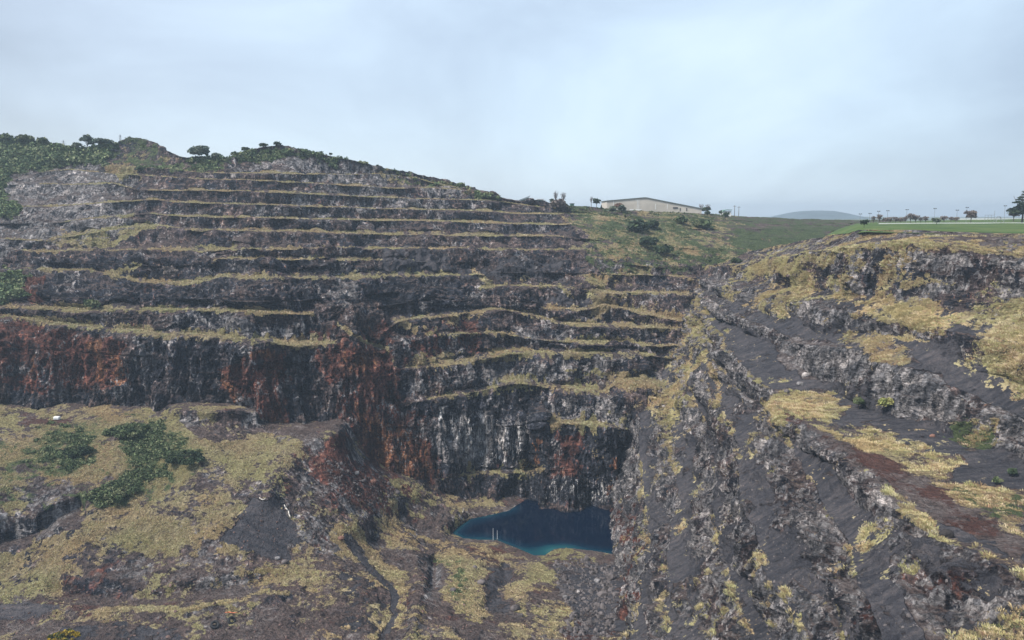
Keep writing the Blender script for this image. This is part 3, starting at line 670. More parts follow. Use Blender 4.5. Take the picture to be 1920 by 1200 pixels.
def zones_right(G, B, R):
    P = G.reshape(-1, 3); Z = Zones(P); px, py = Z.px, Z.py
    t = B.reshape(-1); rw = R.reshape(-1)
    isb = np.isclose(rw, np.round(rw))
    Z.d['dark'][:] = 0.36; Z.d['pale'][:] = 0.40; Z.d['red'][:] = 0.10
    Z.d['scree'][:] = np.where(isb & (rw < 9), 0.97 - (rw < 6) * 0.75 * np.clip(fbm(P, (0.09, 0.035, 0.09), 4, 257) * 5 - 0.5, 0, 1), 0.22)
    for k in (1, 2, 3, 4, 6, 7):
        q = np.isclose(rw, k + 0.5); Z.d['scree'][q] = np.maximum(Z.d['scree'][q], 0.85 * np.clip((0.30 + 0.5 * fbm(P[q], 0.08, 3, 256) - t[q]) / 0.15 + 0.5, 0, 1))
    # thin straw along every lip
    lipm = (isb & (t < 0.12)) | (~isb & (t > 0.93))
    Z.d['grass'][:] = np.where(lipm & (rw < 6), 0.42 + 0.6 * fbm(P, 0.06, 3, 251), 0.15 + 0.45 * fbm(P, 0.16, 3, 252) * (rw < 6))
    Z.poly('grass', [(1190,560),(1330,540),(1330,640),(1300,720),(1250,860),(1230,830),(1200,730)], 0.56, 18)
    Z.d['scree'] *= 1 - 0.5 * np.clip((620 - py) / 60, 0, 1)
    Z.d['pale'][(~isb) & (rw < 7)] = 0.60
    up = np.clip((rw - 7.2) * 3, 0, 1)
    # right-hand upper slope: tussocks over dark ground
    n = 0.40 + 0.8 * fbm(P, 0.045, 4, 261)
    Z.d['grass'] = np.maximum(Z.d['grass'], up * np.clip(n, 0, 0.72))
    Z.poly('grass', [(1380,505),(1480,480),(1590,455),(1700,445),(1930,452),(1930,478),(1800,470),(1700,462),(1590,478),(1500,510),(1400,520)], 0.95, 8, clear=('scree',))
    Z.poly('grass', [(1430,530),(1530,505),(1610,520),(1540,560),(1430,548)], 0.72, 10)
    Z.poly('grass', [(1540,545),(1680,560),(1760,590),(1770,640),(1640,600)], 0.8, 12)
    Z.poly('grass', [(1690,520),(1800,520),(1800,545),(1700,550)], 0.8, 10)
    Z.poly('grass', [(1570,620),(1650,620),(1720,680),(1650,690),(1580,650)], 0.85, 10, clear=('scree',))
    Z.poly('grass', [(1740,580),(2000,540),(2000,760),(1830,730),(1840,650)], 0.72, 20)
    Z.poly('dark', [(1640,480),(1760,480),(1740,560),(1630,560)], 0.8, 14)
    Z.poly('pale', [(1680,470),(1800,470),(1830,500),(1740,515),(1690,500)], 0.9, 10, 0.5, clear=('dark',))
    Z.poly('pale', [(1355,530),(1440,548),(1560,575),(1650,610),(1640,640),(1500,600),(1350,575)], 0.92, 10, 0.5, clear=('dark',))
    Z.poly('pale', [(1440,625),(1560,640),(1625,680),(1610,712),(1510,712),(1460,670)], 1.0, 8, 0.4, clear=('grass','dark','scree','red'))
    Z.poly('pale', [(1640,680),(1760,700),(1800,760),(1795,792),(1700,785),(1640,745)], 1.0, 8, 0.4, clear=('grass','dark','scree','red'))
    Z.poly('pale', [(1300,870),(1345,870),(1360,1100),(1320,1080)], 0.85, 8, 0.5)
    Z.poly('pale', [(1322,1000),(1340,1000),(1346,1090),(1330,1080)], 0.95, 5)
    Z.poly('pale', [(1395,950),(1440,950),(1450,1110),(1400,1090)], 0.75, 8, 0.5)
    Z.poly('pale', [(1205,780),(1225,780),(1228,960),(1212,960)], 0.72, 6)
    Z.poly('pale', [(1545,860),(1580,860),(1590,910),(1545,910)], 0.7, 6)
    Z.poly('pale', [(1590,900),(1660,900),(1660,1110),(1590,1110)], 0.62, 14)
    Z.poly('pale', [(1430,790),(1480,790),(1480,860),(1440,860)], 0.5, 8)
    # the big bench
    Z.poly('grass', [(1428,760),(1470,735),(1560,735),(1600,760),(1580,790),(1650,790),(1700,820),(1780,860),(1800,900),(1920,925),(1920,1010),(1780,960),(1600,850),(1500,800)], 0.92, 10, clear=('scree',))
    Z.poly('grass', [(1655,905),(1690,905),(1740,950),(1780,995),(1850,1030),(1940,1055),(1940,1075),(1850,1050),(1760,1010),(1690,950)], 0.9, 8, clear=('scree',))
    Z.poly('red', [(1480,770),(1560,800),(1700,870),(1920,1010),(1920,1050),(1800,990),(1650,900),(1560,840)], 0.66, 8, clear=('scree', 'grass'))
    Z.poly('orange', [(1700,840),(1790,850),(1800,880),(1930,920),(1930,935),(1790,905),(1740,870)], 0.6, 8)
    Z.poly('green', [(1760,900),(1920,930),(1920,990),(1840,960)], 0.52, 12)
    Z.poly('green', [(1780,790),(1880,780),(1880,840),(1790,850)], 0.5, 10)
    Z.poly('grass', [(1780,790),(1890,780),(1885,835),(1800,852)], 0.9, 8, clear=('scree',))
    # brown near face
    Z.poly('red', [(1560,1040),(1920,1080),(2000,1260),(1560,1260),(1600,1120)], 0.26, 30)
    Z.poly('scree', [(1660,960),(1760,1010),(1930,1090),(1930,1150),(1800,1110),(1680,1040)], 0.62, 20)
    Z.poly('red', [(1140,930),(1200,930),(1200,1200),(1150,1210)], 0.68, 14)
    Z.poly('grass', [(1780,1140),(1930,1140),(1930,1210),(1770,1210)], 0.62, 14)
    Z.poly('green', [(1850,1150),(1930,1150),(1930,1190),(1850,1190)], 0.55, 14)
    Z.line('grass', [(1220,720),(1250,800),(1265,880)], 7, 0.66)
    Z.line('grass', [(1240,1040),(1245,1090),(1240,1130)], 8, 0.66)
    Z.line('grass', [(1320,660),(1345,720),(1340,760)], 6, 0.66)
    Z.line('grass', [(1500,1170),(1520,1200)], 8, 0.8)
    Z.line('grass', [(1575,1130),(1585,1200)], 6, 0.8)
    Z.line('grass', [(1470,1105),(1485,1120)], 6, 0.8)
    return Z
ZR = zones_right(GR, BR, RR); ZR.breakup(GR.reshape(-1, 3))
right = mesh_np('jagged_quarry_wall', GR.reshape(-1, 3), grid_faces(*GR.shape[:2]), TERR, attrs=ZR.attrs())
tag(right, kind='structure', label='steep right-hand pit wall with scree ledges and straw coloured tussocks')
PATCH.append((GR.reshape(-1, 3), ZR))

# ------------------------------------------------------------------ pit floor, spur and grassy left slope
FC = [ # px, py, z
 (-330,760,-84),(-330,900,-94),(-330,1050,-118),(-330,1280,-122),
 (-80,760,-84),(100,765,-86),(300,760,-87),(450,770,-90),(-80,850,-91),(0,850,-93),(200,850,-95),(380,850,-97),(-80,930,-98),(100,925,-103),(200,930,-105),
 (0,1000,-112),(150,1000,-112),(-80,1010,-111),(0,960,-106),(300,920,-106),(400,900,-104),(450,840,-99),(560,815,-98.5),(640,800,-99),(600,850,-103),(500,900,-105),(480,940,-109),(300,1000,-114),(430,1000,-115),(520,1050,-123),
 (-80,1080,-121),(0,1080,-122),(300,1060,-120),(640,900,-113),(580,950,-114.5),(620,1000,-123),(660,850,-109),(620,945,-116.5),(590,890,-108.5),(700,950,-127),(780,900,-131),(760,960,-139),(830,980,-145),(840,930,-143),(850,900,-141),(950,915,-147),(1010,935,-149),
 (640,1050,-128),(700,1000,-133),(700,1100,-131),(800,1040,-143),(850,1100,-139),(920,1060,-147),(1050,1070,-149),(1100,1100,-148),(1140,1050,-150),(1145,1200,-143),(1000,1150,-142),(850,1200,-132),(700,1200,-129),(450,1200,-127),(200,1200,-125),(0,1200,-124),(-80,1200,-123),
 (200,1130,-124),(450,1120,-126),(1220,1000,-150),(1220,1200,-140),(0,1280,-123),(600,1280,-127),(1150,1280,-138),(1200,900,-150),(1100,880,-150),(600,760,-99),(700,830,-118),
]
LAKE = [(848,1000),(862,985),(880,972),(920,964),(955,955),(985,938),(1005,932),(1040,941),(1100,946),(1142,948),(1170,955),(1170,1040),(1142,1037),(1090,1030),(1062,1028),(1040,1030),(1020,1040),(1000,1040),(975,1030),(950,1020),(930,1012),(900,1012),(870,1010)]
def build_floor():
    A = np.array(FC, float); X = A[:, :2] / 100; z = A[:, 2]
    n = len(A)
    def K(d2): return 0.5 * d2 * np.log(d2 + 1e-12)
    D2 = ((X[:, None] - X[None]) ** 2).sum(-1); M = np.zeros((n + 3, n + 3)); M[:n, :n] = K(D2) + np.eye(n) * 0.02
    M[:n, n] = 1; M[:n, n + 1:] = X; M[n, :n] = 1; M[n + 1:, :n] = X.T
    sol = np.linalg.solve(M, np.concatenate([z, np.zeros(3)]))
    S = 1.3
    PX = np.concatenate([np.arange(-330, -40, 4.0), np.arange(-40, 1215, S)]); PY = np.arange(1290, 745, -S)
    gx, gy = np.meshgrid(PX, PY)
    Q = np.stack([gx.ravel(), gy.ravel()], -1) / 100
    Zz = np.full(len(Q), sol[n]) + Q @ sol[n + 1:]
    for i in range(n):
        Zz += sol[i] * K(((Q - X[i]) ** 2).sum(-1))
    Zz = Zz.reshape(gx.shape)
    fx, fy = gx, gy
    def dline(pts):
        dm = np.full(gx.shape, 1e9)
        for (x0, y0), (x1, y1) in zip(pts[:-1], pts[1:]):
            ex, ey = x1 - x0, y1 - y0; t = np.clip(((gx - x0) * ex + (gy - y0) * ey) / (ex * ex + ey * ey), 0, 1)
            dm = np.minimum(dm, np.hypot(gx - x0 - t * ex, (gy - y0 - t * ey)))
        return dm
    nz = fbm(np.stack([gx * .02, gy * .03, gx * 0], -1), 1.0, 4, 71) * 8
    def bump(pts, wd, h):
        nonlocal Zz
        Zz = Zz + h * np.exp(-((dline(pts) + nz * 0.6) / wd) ** 2)
    bump([(640,805),(560,822),(520,880),(500,930)], 26, 1.6)      # spur crest
    bump([(150,955),(100,975),(60,1000),(0,1010)], 10, -2.2)          # little cliff
    bump([(330,770),(420,770),(480,775)], 16, 3)                   # mound by the wall
    bump([(700,1010),(740,1100),(720,1200)], 20, -1.5)              # old ramp
    bump([(650,990),(700,980),(780,1010),(800,1040)], 20, 1.0)
    bump([(760,1010),(790,1080),(770,1200)], 14, 2.5)
    bump([(815,1050),(812,1100)], 9, -3)
    bump([(960,1050),(945,1110),(915,1140)], 18, -3.5)
    bump([(880,1080),(930,1000)], 14, 1.5)
    bump([(100,1110),(260,1130),(400,1110),(480,1100)], 20, -2.2)
    bump([(80,1140),(300,1148),(480,1128),(560,1100)], 14, 1.2)
    bump([(540,1130),(570,1150),(560,1175)], 12, -1)
    bump([(740,940),(800,930),(860,955)], 20, 1.0)
    # lake basin
    Zc = Zones.__new__(Zones); Zc.px = gx.ravel(); Zc.py = gy.ravel(); Zc.qx = Zc.px + nz.ravel() * 0.5; Zc.qy = Zc.py + nz.ravel() * 0.35
    d = Zc.poly_d(LAKE, np.arange(gx.size)).reshape(gx.shape)
    shore = np.clip((d + 26) / 26, 0, 1)
    zout = np.maximum(Zz, -149.4)
    Zz = np.where(d > 0, -150 - np.minimum(d * 0.14, 5), zout * (1 - shore ** 2) + np.minimum(zout, -149.85) * shore ** 2)
    s = slope(gy)
    Y = -Zz / s
    # stop the mesh crossing itself: distance grows towards the back
    Y = np.maximum.accumulate(Y, axis=0)
    P = at(gx, gy, Y); G = P
    lk = (d > -3)
    # final rows run on level, into the wall
    ext = []
    for dd in (6, 14, 30):
        e = G[-1].copy(); e[:, 0] *= (e[:, 1] + dd) / e[:, 1]; e[:, 1] += dd; ext.append(e)
    G = np.concatenate([G, np.array(ext)], 0); lk = np.concatenate([lk, np.zeros((3, G.shape[1]), bool)], 0)
    Pf = G.reshape(-1, 3); calm = lk.reshape(-1)
    dz = fbm(Pf, 0.05, 4, 301) * 2.0 + ridged(Pf, 0.14, 4, 305) * 0.8 + fbm(Pf, 0.45, 4, 309, 0.6) * 0.55
    px, py = proj(Pf)
    amp = np.where((px < 420) & (py < 960), 0.6, 1.0) * np.clip(1 - np.clip(1.5 - np.abs(Pf[:, 2] + 150) / 2, 0, 1) * 0.9, 0.08, 1)
    Pf[:, 2] += np.where(calm, 0, dz * amp)
    Pf[:, 2] = np.where(calm, Pf[:, 2], np.where(Pf[:, 2] < -149.7, np.maximum(Pf[:, 2], -149.9), Pf[:, 2]))
    return Pf.reshape(G.shape)
GF = build_floor()
def zones_floor(G):
    P = G.reshape(-1, 3); Z = Zones(P); px, py = Z.px, Z.py
    Z.d['grass'][:] = 0.36 + 0.30 * fbm(P, 0.05, 4, 351)
    Z.d['red'][:] = 0.20; Z.d['dark'][:] = 0.35; Z.d['pale'][:] = 0.22
    Z.poly('grass', [(-100,765),(380,755),(560,815),(640,800),(600,840),(520,900),(480,930),(400,960),(300,1000),(150,1070),(-100,1110),(-100,990),(150,950),(200,900),(-100,900)], 0.88, 18, clear=('red',))
    Z.poly('grass', [(0,1080),(160,990),(330,960),(450,940),(400,1010),(240,1050),(100,1110),(-100,1130)], 0.84, 14)
    Z.poly('grass', [(-100,1120),(200,1130),(260,1170),(0,1160)], 0.7, 12)
    Z.poly('grass', [(380,900),(560,840),(580,900),(500,940),(420,1000),(330,1000)], 0.58, 14, mode='set')
    Z.poly('grass', [(90,1080),(260,1040),(480,1060),(480,1090),(320,1110),(120,1110)], 0.25, 14, mode='set')
    Z.poly('green', [(0,820),(90,790),(250,770),(380,830),(400,870),(300,940),(200,960),(-100,940),(-100,860)], 0.46, 20)
    Z.poly('green', [(110,870),(150,815),(180,820),(170,860),(120,880)], 1.0, 8)
    Z.poly('green', [(205,800),(290,780),(300,840),(385,845),(370,870),(280,880),(220,850)], 0.95, 14)
    Z.poly('green', [(150,920),(240,890),(270,920),(230,950),(160,960)], 0.95, 12)
    Z.poly('green', [(260,880),(325,870),(320,900),(270,905)], 0.8, 8)
    Z.poly('red', [(40,780),(125,780),(125,800),(40,800)], 0.95, 5, clear=('grass',))
    Z.poly('grass', [(410,1010),(470,1040),(460,1050),(400,1030)], 1.0, 8)
    # dark cone and its neighbours
    Z.poly('scree', [(470,935),(520,930),(570,990),(520,1060),(470,1050),(400,1010)], 1.0, 12, clear=('grass',))
    Z.poly('grass', [(560,830),(640,805),(720,900),(720,960),(620,950)], 0.16, 16, mode='set')
    Z.poly('red', [(570,840),(660,810),(760,900),(800,950),(700,960),(600,920)], 0.62, 16)
    Z.poly('red', [(605,1000),(650,1005),(640,1030),(600,1020)], 0.95, 8, clear=('grass',))
    Z.poly('grass', [(340,765),(520,780),(540,810),(440,830),(360,800)], 0.2, 10, mode='set')
    Z.poly('pale', [(60,960),(150,940),(140,990),(70,1020)], 0.75, 8, clear=('grass', 'green'))
    Z.poly('dark', [(-100,980),(60,975),(50,1020),(-100,1040)], 0.6, 10, clear=('grass', 'green'))
    Z.poly('scree', [(-100,1130),(110,1130),(80,1160),(-100,1165)], 0.9, 8, clear=('grass',))
    Z.poly('scree', [(120,1165),(360,1165),(340,1210),(120,1210)], 0.6, 8, clear=('grass',))
    Z.poly('grass', [(640,985),(670,970),(690,1020),(740,1060),(760,1100),(740,1200),(710,1200),(720,1100),(680,1060),(650,1020)], 0.85, 7)
    Z.poly('grass', [(690,975),(760,1000),(830,1005),(930,1015),(930,1030),(820,1030),(740,1020)], 0.78, 8)
    Z.poly('grass', [(820,1035),(870,1030),(910,1060),(915,1170),(880,1170),(840,1130)], 0.90, 8)
    Z.poly('green', [(828,1045),(860,1050),(875,1130),(845,1125)], 0.66, 8)
    Z.poly('pale', [(795,1060),(820,1060),(830,1130),(795,1130)], 0.7, 6, clear=('grass',))
    Z.poly('grass', [(985,1060),(1030,1050),(1030,1090),(990,1130),(1000,1200),(960,1200),(970,1120)], 0.85, 8)
    Z.poly('grass', [(1000,1130),(1070,1130),(1090,1200),(1000,1200)], 0.72, 10)
    Z.poly('scree', [(1050,1060),(1160,1040),(1160,1200),(1090,1180),(1040,1120)], 0.8, 12, clear=('grass',))
    Z.poly('scree', [(920,1060),(960,1050),(960,1150),(915,1150)], 0.7, 8, clear=('grass',))
    Z.poly('red', [(1070,1170),(1140,1170),(1140,1210),(1070,1210)], 0.9, 8)
    Z.poly('red', [(950,1020),(1010,1060),(930,1060),(880,1030)], 0.6, 8)
    Z.poly('grass', [(800,935),(880,920),(980,920),(985,935),(940,955),(900,960),(800,945)], 0.78, 8)
    Z.poly('grass', [(820,905),(840,900),(850,912),(820,918)], 0.9, 6)
    Z.poly('grass', [(1000,1030),(1060,1025),(1110,1036),(1100,1052),(1020,1048)], 0.72, 6)
    Z.poly('scree', [(640,1080),(720,1080),(720,1180),(640,1170)], 0.5, 12)
    Z.line('scree', [(655,1005),(700,1075),(735,1110),(740,1150),(720,1200)], 7, 0.95, 0.3, clear=('grass',))
    Z.line('green', [(0,860),(100,790)], 4, 0.7)
    Z.line('grass', [(355,765),(460,760)], 4, 1.0, 0.3)
    for L_ in ([(260,1140),(340,1140),(440,1126),(500,1110),(540,1115)], [(100,1150),(240,1140)], [(480,1070),(600,1075)]):
        Z.line('grass', L_, 6, 0.9)
    deep = P[:, 2] < -149.95
    for nm in ('grass', 'green'): Z.d[nm][deep] = 0
    return Z
ZF = zones_floor(GF); ZF.breakup(GF.reshape(-1, 3)); ZF.d['grass'][GF.reshape(-1, 3)[:, 2] < -149.95] = 0
floor = mesh_np('pit_floor', GF.reshape(-1, 3), grid_faces(*GF.shape[:2]), TERR, attrs=ZF.attrs())
tag(floor, kind='structure', label='uneven floor of the pit with straw grass, brown soil and a low spur')
PATCH.append((GF.reshape(-1, 3), ZF))

# ------------------------------------------------------------------ lake
def build_lake():
    m = mat_new('lake_water'); b = NB(m)
    a = b.n('ShaderNodeAttribute', attribute_name='depth').outputs['Fac']
    pos = b.n('ShaderNodeNewGeometry').outputs['Position']
    n = b.noise(pos, 0.05, 4, 0.5)
    f = b.math('MULTIPLY_ADD', b.math('SUBTRACT', n, 0.5), 0.35, a)
    col = b.ramp(f, [(0.0, (0.05, 0.13, 0.115)), (0.18, (0.008, 0.060, 0.075)), (0.45, (0.0015, 0.017, 0.036)), (0.8, (0.0008, 0.006, 0.018))])
    rip = b.noise(b.mapping(pos, (1, 0.5, 1)), 0.9, 3, 0.6)
    p = b.finish(col, 0.07, rip, 0.10, 0.12, 0.09)
    P0 = at(np.array([p[0] for p in LAKE]), np.array([p[1] for p in LAKE]), 1.0)
    k = -150.0 / P0[:, 2]; W = P0 * k[:, None]
    xs = np.linspace(W[:, 0].min() - 12, W[:, 0].max() + 15, 120); ys = np.linspace(W[:, 1].min() - 12, W[:, 1].max() + 20, 120)
    gx, gy = np.meshgrid(xs, ys)
    V = np.stack([gx.ravel(), gy.ravel(), np.full(gx.size, -149.97)], -1)
    px, py = proj(V)
    Zc = Zones.__new__(Zones); Zc.px = px; Zc.py = py; Zc.qx = px; Zc.qy = py
    sh = [p for p in LAKE]; d = np.full(len(V), 1e9)
    # shallow only along the near and left shore
    for (x0, y0), (x1, y1) in zip(*[[ (960,952),(920,964),(880,972),(862,985),(848,1000),(870,1012),(930,1014),(950,1022),(1000,1042),(1020,1042),(1060,1030),(1100,1036),(1140,1040)][i:] for i in (0, 1)]):
        ex, ey = x1 - x0, y1 - y0; t = np.clip(((px - x0) * ex + (py - y0) * ey) / (ex * ex + ey * ey), 0, 1)
        d = np.minimum(d, np.hypot(px - x0 - t * ex, 1.5 * (py - y0 - t * ey)))
    dep = np.clip(0.26 + d / 42, 0, 1)
    kk = np.exp(-(((px - 1035) / 55) ** 2 + ((py - 1030) / 16) ** 2)); dep = dep * (1 - 0.75 * kk)
    o = mesh_np('lake', V, grid_faces(120, 120), m, attrs={'depth': dep})
    tag(o, kind='structure', label='small deep blue lake at the bottom of the pit')
build_lake()

# ------------------------------------------------------------------ far ground, plateau, lawn, path, distant hill
def build_far():
    far_m = simple('far_ground', (0.10, 0.115, 0.06), 0.95, 0.4, 0.01)
    V = []; R = [620, 900, 1400, 2400, 4200, 8000, 20000, 45000]
    th = np.radians(np.linspace(-60, 240, 80))
    rows = np.array([[(r * math.cos(t), r * math.sin(t) + 60, -26 if r < 1000 else (-16 if r < 8000 else -40)) for t in th] for r in R], float)
    o = mesh_np('ground', rows.reshape(-1, 3), grid_faces(len(R), len(th)), far_m); tag(o, kind='structure')
    # side and rear ground so the land goes on outside the frame
    def sheet(name, pts, m):
        me = bpy.data.meshes.new(name); me.from_pydata(pts, [], [tuple(range(len(pts)))]); me.materials.append(m)
        ob = bpy.data.objects.new(name, me); COL.objects.link(ob); tag(ob, kind='structure'); return ob
    # lawn plateau
    lm = mat_new('lawn_green'); b = NB(lm); pos = b.n('ShaderNodeNewGeometry').outputs['Position']
    n = b.noise(pos, 0.05, 5, 0.6); f = b.noise(pos, 0.6, 5, 0.65)
    c = b.ramp(b.math('MULTIPLY_ADD', n, 0.6, b.math('MULTIPLY', f, 0.4)), [(0.38, (0.038, 0.068, 0.022)), (0.5, (0.062, 0.100, 0.030)), (0.62, (0.105, 0.130, 0.048))])
    b.finish(c, 0.95, f, 0.4, 0.4, 0.1)
    PX = np.arange(1540, 2160, 4.0)
    A = np.array(RROWS[-1]); pyl = np.interp(PX, A[:, 0], A[:, 1]); Yl = np.interp(PX, A[:, 0], A[:, 2])
    e = at(PX, pyl, Yl); e[:, 2] -= 1.2; e[:, 1] -= 3; e[:, 0] -= 3
    rows = [e]
    e2 = at(PX, pyl - 2.5, Yl + 12); rows.append(e2)
    far1 = at(PX, np.interp(PX, [1540, 1620, 1750, 1920, 2160], [424, 420, 419, 418.5, 418]), 600.0)
    for t in np.linspace(0.1, 1, 14):
        rows.append(e2 + (far1 - e2) * t)
    far2 = at(PX, np.interp(PX, [1540, 1700, 1850, 1920, 2160], [419, 415, 411.5, 410, 409]), 780.0)
    for t in np.linspace(0.1, 1, 10): rows.append(far1 + (far2 - far1) * t)
    f3 = far2.copy(); f3[:, 1] += 60; f3[:, 2] -= 1; rows.append(f3)
    f4 = far2.copy(); f4[:, 1] += 500; f4[:, 2] -= 14; rows.append(f4)
    L = np.array(rows); P = L.reshape(-1, 3); P[:, 2] += fbm(P, 0.05, 3, 401) * 0.25; q_ = proj(P)[0]; P[:, 2] -= np.clip((1632 - q_) / 40, 0, 4) ** 2 * 2.0
    o = mesh_np('lawn', P, grid_faces(*L.shape[:2]), lm); tag(o, kind='structure', label='flat green lawn on the plateau above the pit')
    Zl = Zones(P); PATCH.append((P, Zl))
    # distant hill
    hm = simple('hazy_hill_heath', (0.060, 0.085, 0.090), 0.95, 0.35, 0.01)  # heath tinted bluish, part of the distance haze put into its colour
    hx = np.linspace(1440, 1650, 110)
    prof = np.interp(hx, [1440, 1462, 1485, 1500, 1525, 1560, 1580, 1605, 1630, 1650], [418, 412, 402, 396, 394.5, 395, 399, 406, 412, 418])
    prof = smooth1(prof, 5) + fbm(np.stack([hx * .1, hx * 0, hx * 0], -1), 1.0, 4, 5) * 0.5
    rows = []
    for t in np.linspace(0, 1, 26):
        Yh = 4400 + 600 * t
        top = at(hx, prof, 5000.0)
        zz = -18 + (top[:, 2] + 18) * (math.sin(t * math.pi / 2) ** 0.9)
        P = top.copy(); P[:, 1] = Yh; P[:, 0] = top[:, 0] * (0.93 + 0.07 * t); P[:, 2] = zz
        rows.append(P)
    for t in np.linspace(0.1, 1, 8):
        P = top.copy(); P[:, 1] += 600 * t; P[:, 2] = -18 + (top[:, 2] + 18) * math.cos(t * math.pi / 2); rows.append(P)
    H = np.array(rows); Pf = H.reshape(-1, 3); Pf[:, 2] += fbm(Pf, 0.004, 4, 7) * 6 * (Pf[:, 2] > 0)
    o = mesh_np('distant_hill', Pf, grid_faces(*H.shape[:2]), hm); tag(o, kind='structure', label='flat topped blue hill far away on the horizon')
build_far()

# ------------------------------------------------------------------ standing on the ground
ALLP = np.concatenate([p for p, z in PATCH]); ALLX, ALLYp = proj(ALLP)
def ground(px, py, tol=3.0):
    d2 = (ALLX - px) ** 2 + (ALLYp - py) ** 2
    idx = np.nonzero(d2 < tol * tol)[0]
    if len(idx) == 0: idx = np.array([np.argmin(d2)])
    # the one that is in front is the one that is seen
    dist = ALLP[idx, 1]
    near = idx[dist < dist.min() + 12]
    j = near[np.argmin(d2[near])]
    return Vector(ALLP[j])
def topz(px, Y0, py_guess):
    return ground(px, py_guess)

# ------------------------------------------------------------------ dry grass as real blades (stuff)
def tufts(name, P, h, col, spread, nb, lean=(0, 0, 0), label='', wk=0.07, w0=0.05):
    n = len(P)
    blades = []
    ang = rng.uniform(0, 2 * np.pi, (n, nb)); rad = rng.uniform(0, 1, (n, nb)) ** 0.6
    tilt = rng.uniform(0.25, 1.0, (n, nb))
    H = h[:, None] * rng.uniform(0.6, 1.15, (n, nb))
    bx = P[:, None, 0] + np.cos(ang) * rad * spread[:, None] * 0.5; by = P[:, None, 1] + np.sin(ang) * rad * spread[:, None] * 0.5
    bz = np.repeat(P[:, None, 2] - 0.15, nb, 1)
    ox = np.cos(ang) * tilt * H * 0.75 + lean[0] * H; oy = np.sin(ang) * tilt * H * 0.75 + lean[1] * H
    oz = H * (1.05 - 0.45 * tilt)
    wv = wk * H + w0
    px_, py_ = -np.sin(ang) * wv, np.cos(ang) * wv
    # side-on blades must stay visible: spread the base across a random direction
    rot = rng.uniform(0, 2 * np.pi, (n, nb)); px_ = np.cos(rot) * wv; py_ = np.sin(rot) * wv
    v0 = np.stack([bx - px_, by - py_, bz], -1); v1 = np.stack([bx + px_, by + py_, bz], -1)
    m0 = np.stack([bx + ox * .45 - px_ * .8, by + oy * .45 - py_ * .8, bz + oz * .75], -1); m1 = np.stack([bx + ox * .45 + px_ * .8, by + oy * .45 + py_ * .8, bz + oz * .75], -1)
    t = np.stack([bx + ox, by + oy, bz + oz], -1); t2 = t + np.stack([px_, py_, np.zeros_like(px_)], -1) * 0.25
    V = np.stack([v0, v1, m1, m0, t2, t], 2).reshape(-1, 3)
    b = np.arange(n * nb)[:, None] * 6
    Fq = np.concatenate([b + np.array([[0, 1, 2, 3]]), b + np.array([[3, 2, 4, 5]])], 0)
    c = np.repeat((col[:, None, :] * rng.uniform(0.82, 1.16, (n, nb, 1))).reshape(-1, 1, 3), 6, 1)
    c = c * 1.0
    c = np.concatenate([c.reshape(-1, 3), np.ones((n * nb * 6, 1))], -1)
    o = mesh_np(name, V, Fq, GRASSM, attrs={'tint': np.clip(c, 0, 1)}, smooth=False)
    tag(o, label or None, 'grass', kind='stuff')
    return o
STRAW = np.array([[0.31, 0.265, 0.150], [0.36, 0.315, 0.185], [0.24, 0.20, 0.115], [0.27, 0.265, 0.130], [0.42, 0.38, 0.26], [0.23, 0.165, 0.105], [0.33, 0.31, 0.17]]) * 1.55
GREENS = np.array([[0.11, 0.14, 0.07], [0.085, 0.115, 0.055], [0.16, 0.175, 0.095], [0.060, 0.085, 0.045]])
def pick(P, Z, n, fld, thr, region=None, mod=None):
    g = Z.d[fld].copy()
    # rough screen coverage: one vertex stands for about the same screen area
    wgt = np.clip(g - thr, 0, 1) ** 1.2
    if mod is not None: wgt = wgt * mod
    nn = np.clip(fbm(P, 0.35, 3, 501) * 1.6 + 0.6, 0, 1.4)
    wgt = wgt * nn
    wgt[(Z.px < -40) | (Z.px > 1960) | (Z.py > 1240)] = 0
    if fld == 'grass': wgt = wgt * (Z.d['green'] < 0.75)
    cs = np.cumsum(wgt); u = rng.uniform(0, cs[-1], n)
    return np.unique(np.searchsorted(cs, u))
def tint(i, pal, P):
    k = np.clip(((fbm(P, 0.03, 3, 511) * 0.9 + 0.5 + rng.normal(0, 0.22, len(P))) * len(pal)).astype(int), 0, len(pal) - 1)
    m_ = np.clip(0.55 + 2.2 * fbm(P, 0.05, 3, 515), 0, 1)[:, None]
    return pal[k] * (m_ * np.array([[0.98, 1.0, 0.92]]) + (1 - m_) * np.array([[1.08, 0.96, 0.95]]))
P, Z = PATCH[0]; i = pick(P, Z, 30000, 'grass', 0.5); Q = P[i]
tufts('bench_grass', Q, rng.uniform(0.4, 1.1, len(i)), tint(i, STRAW, Q) * np.array([0.80, 0.82, 0.86]), rng.uniform(0.8, 2.0, len(i)), 7, label='dry straw grass along the benches of the terraced wall')
P, Z = PATCH[1]; i = pick(P, Z, 34000, 'grass', 0.40); Q = P[i]
Q = Q[(proj(Q)[1] > 440)]
big = rng.uniform(0.3, 1.0, len(Q)) * (1 + 0.8 * fbm(Q, 0.2, 2, 521))
tufts('tussock_grass', Q, big, tint(i, STRAW, Q), rng.uniform(0.9, 2.6, len(Q)), 22, wk=0.028, w0=0.035, lean=(-0.2, 0.0, 0), label='golden tussock grass over the right-hand pit wall')
P, Z = PATCH[2]; i = pick(P, Z, 70000, 'grass', 0.40); Q = P[i]; Q = Q[Q[:, 2] > -149.3]
tufts('floor_grass', Q, rng.uniform(0.2, 0.62, len(Q)), tint(i, STRAW, Q), rng.uniform(0.5, 1.4, len(Q)), 6, wk=0.06, w0=0.03, label='pale dry grass over the pit floor and spur')

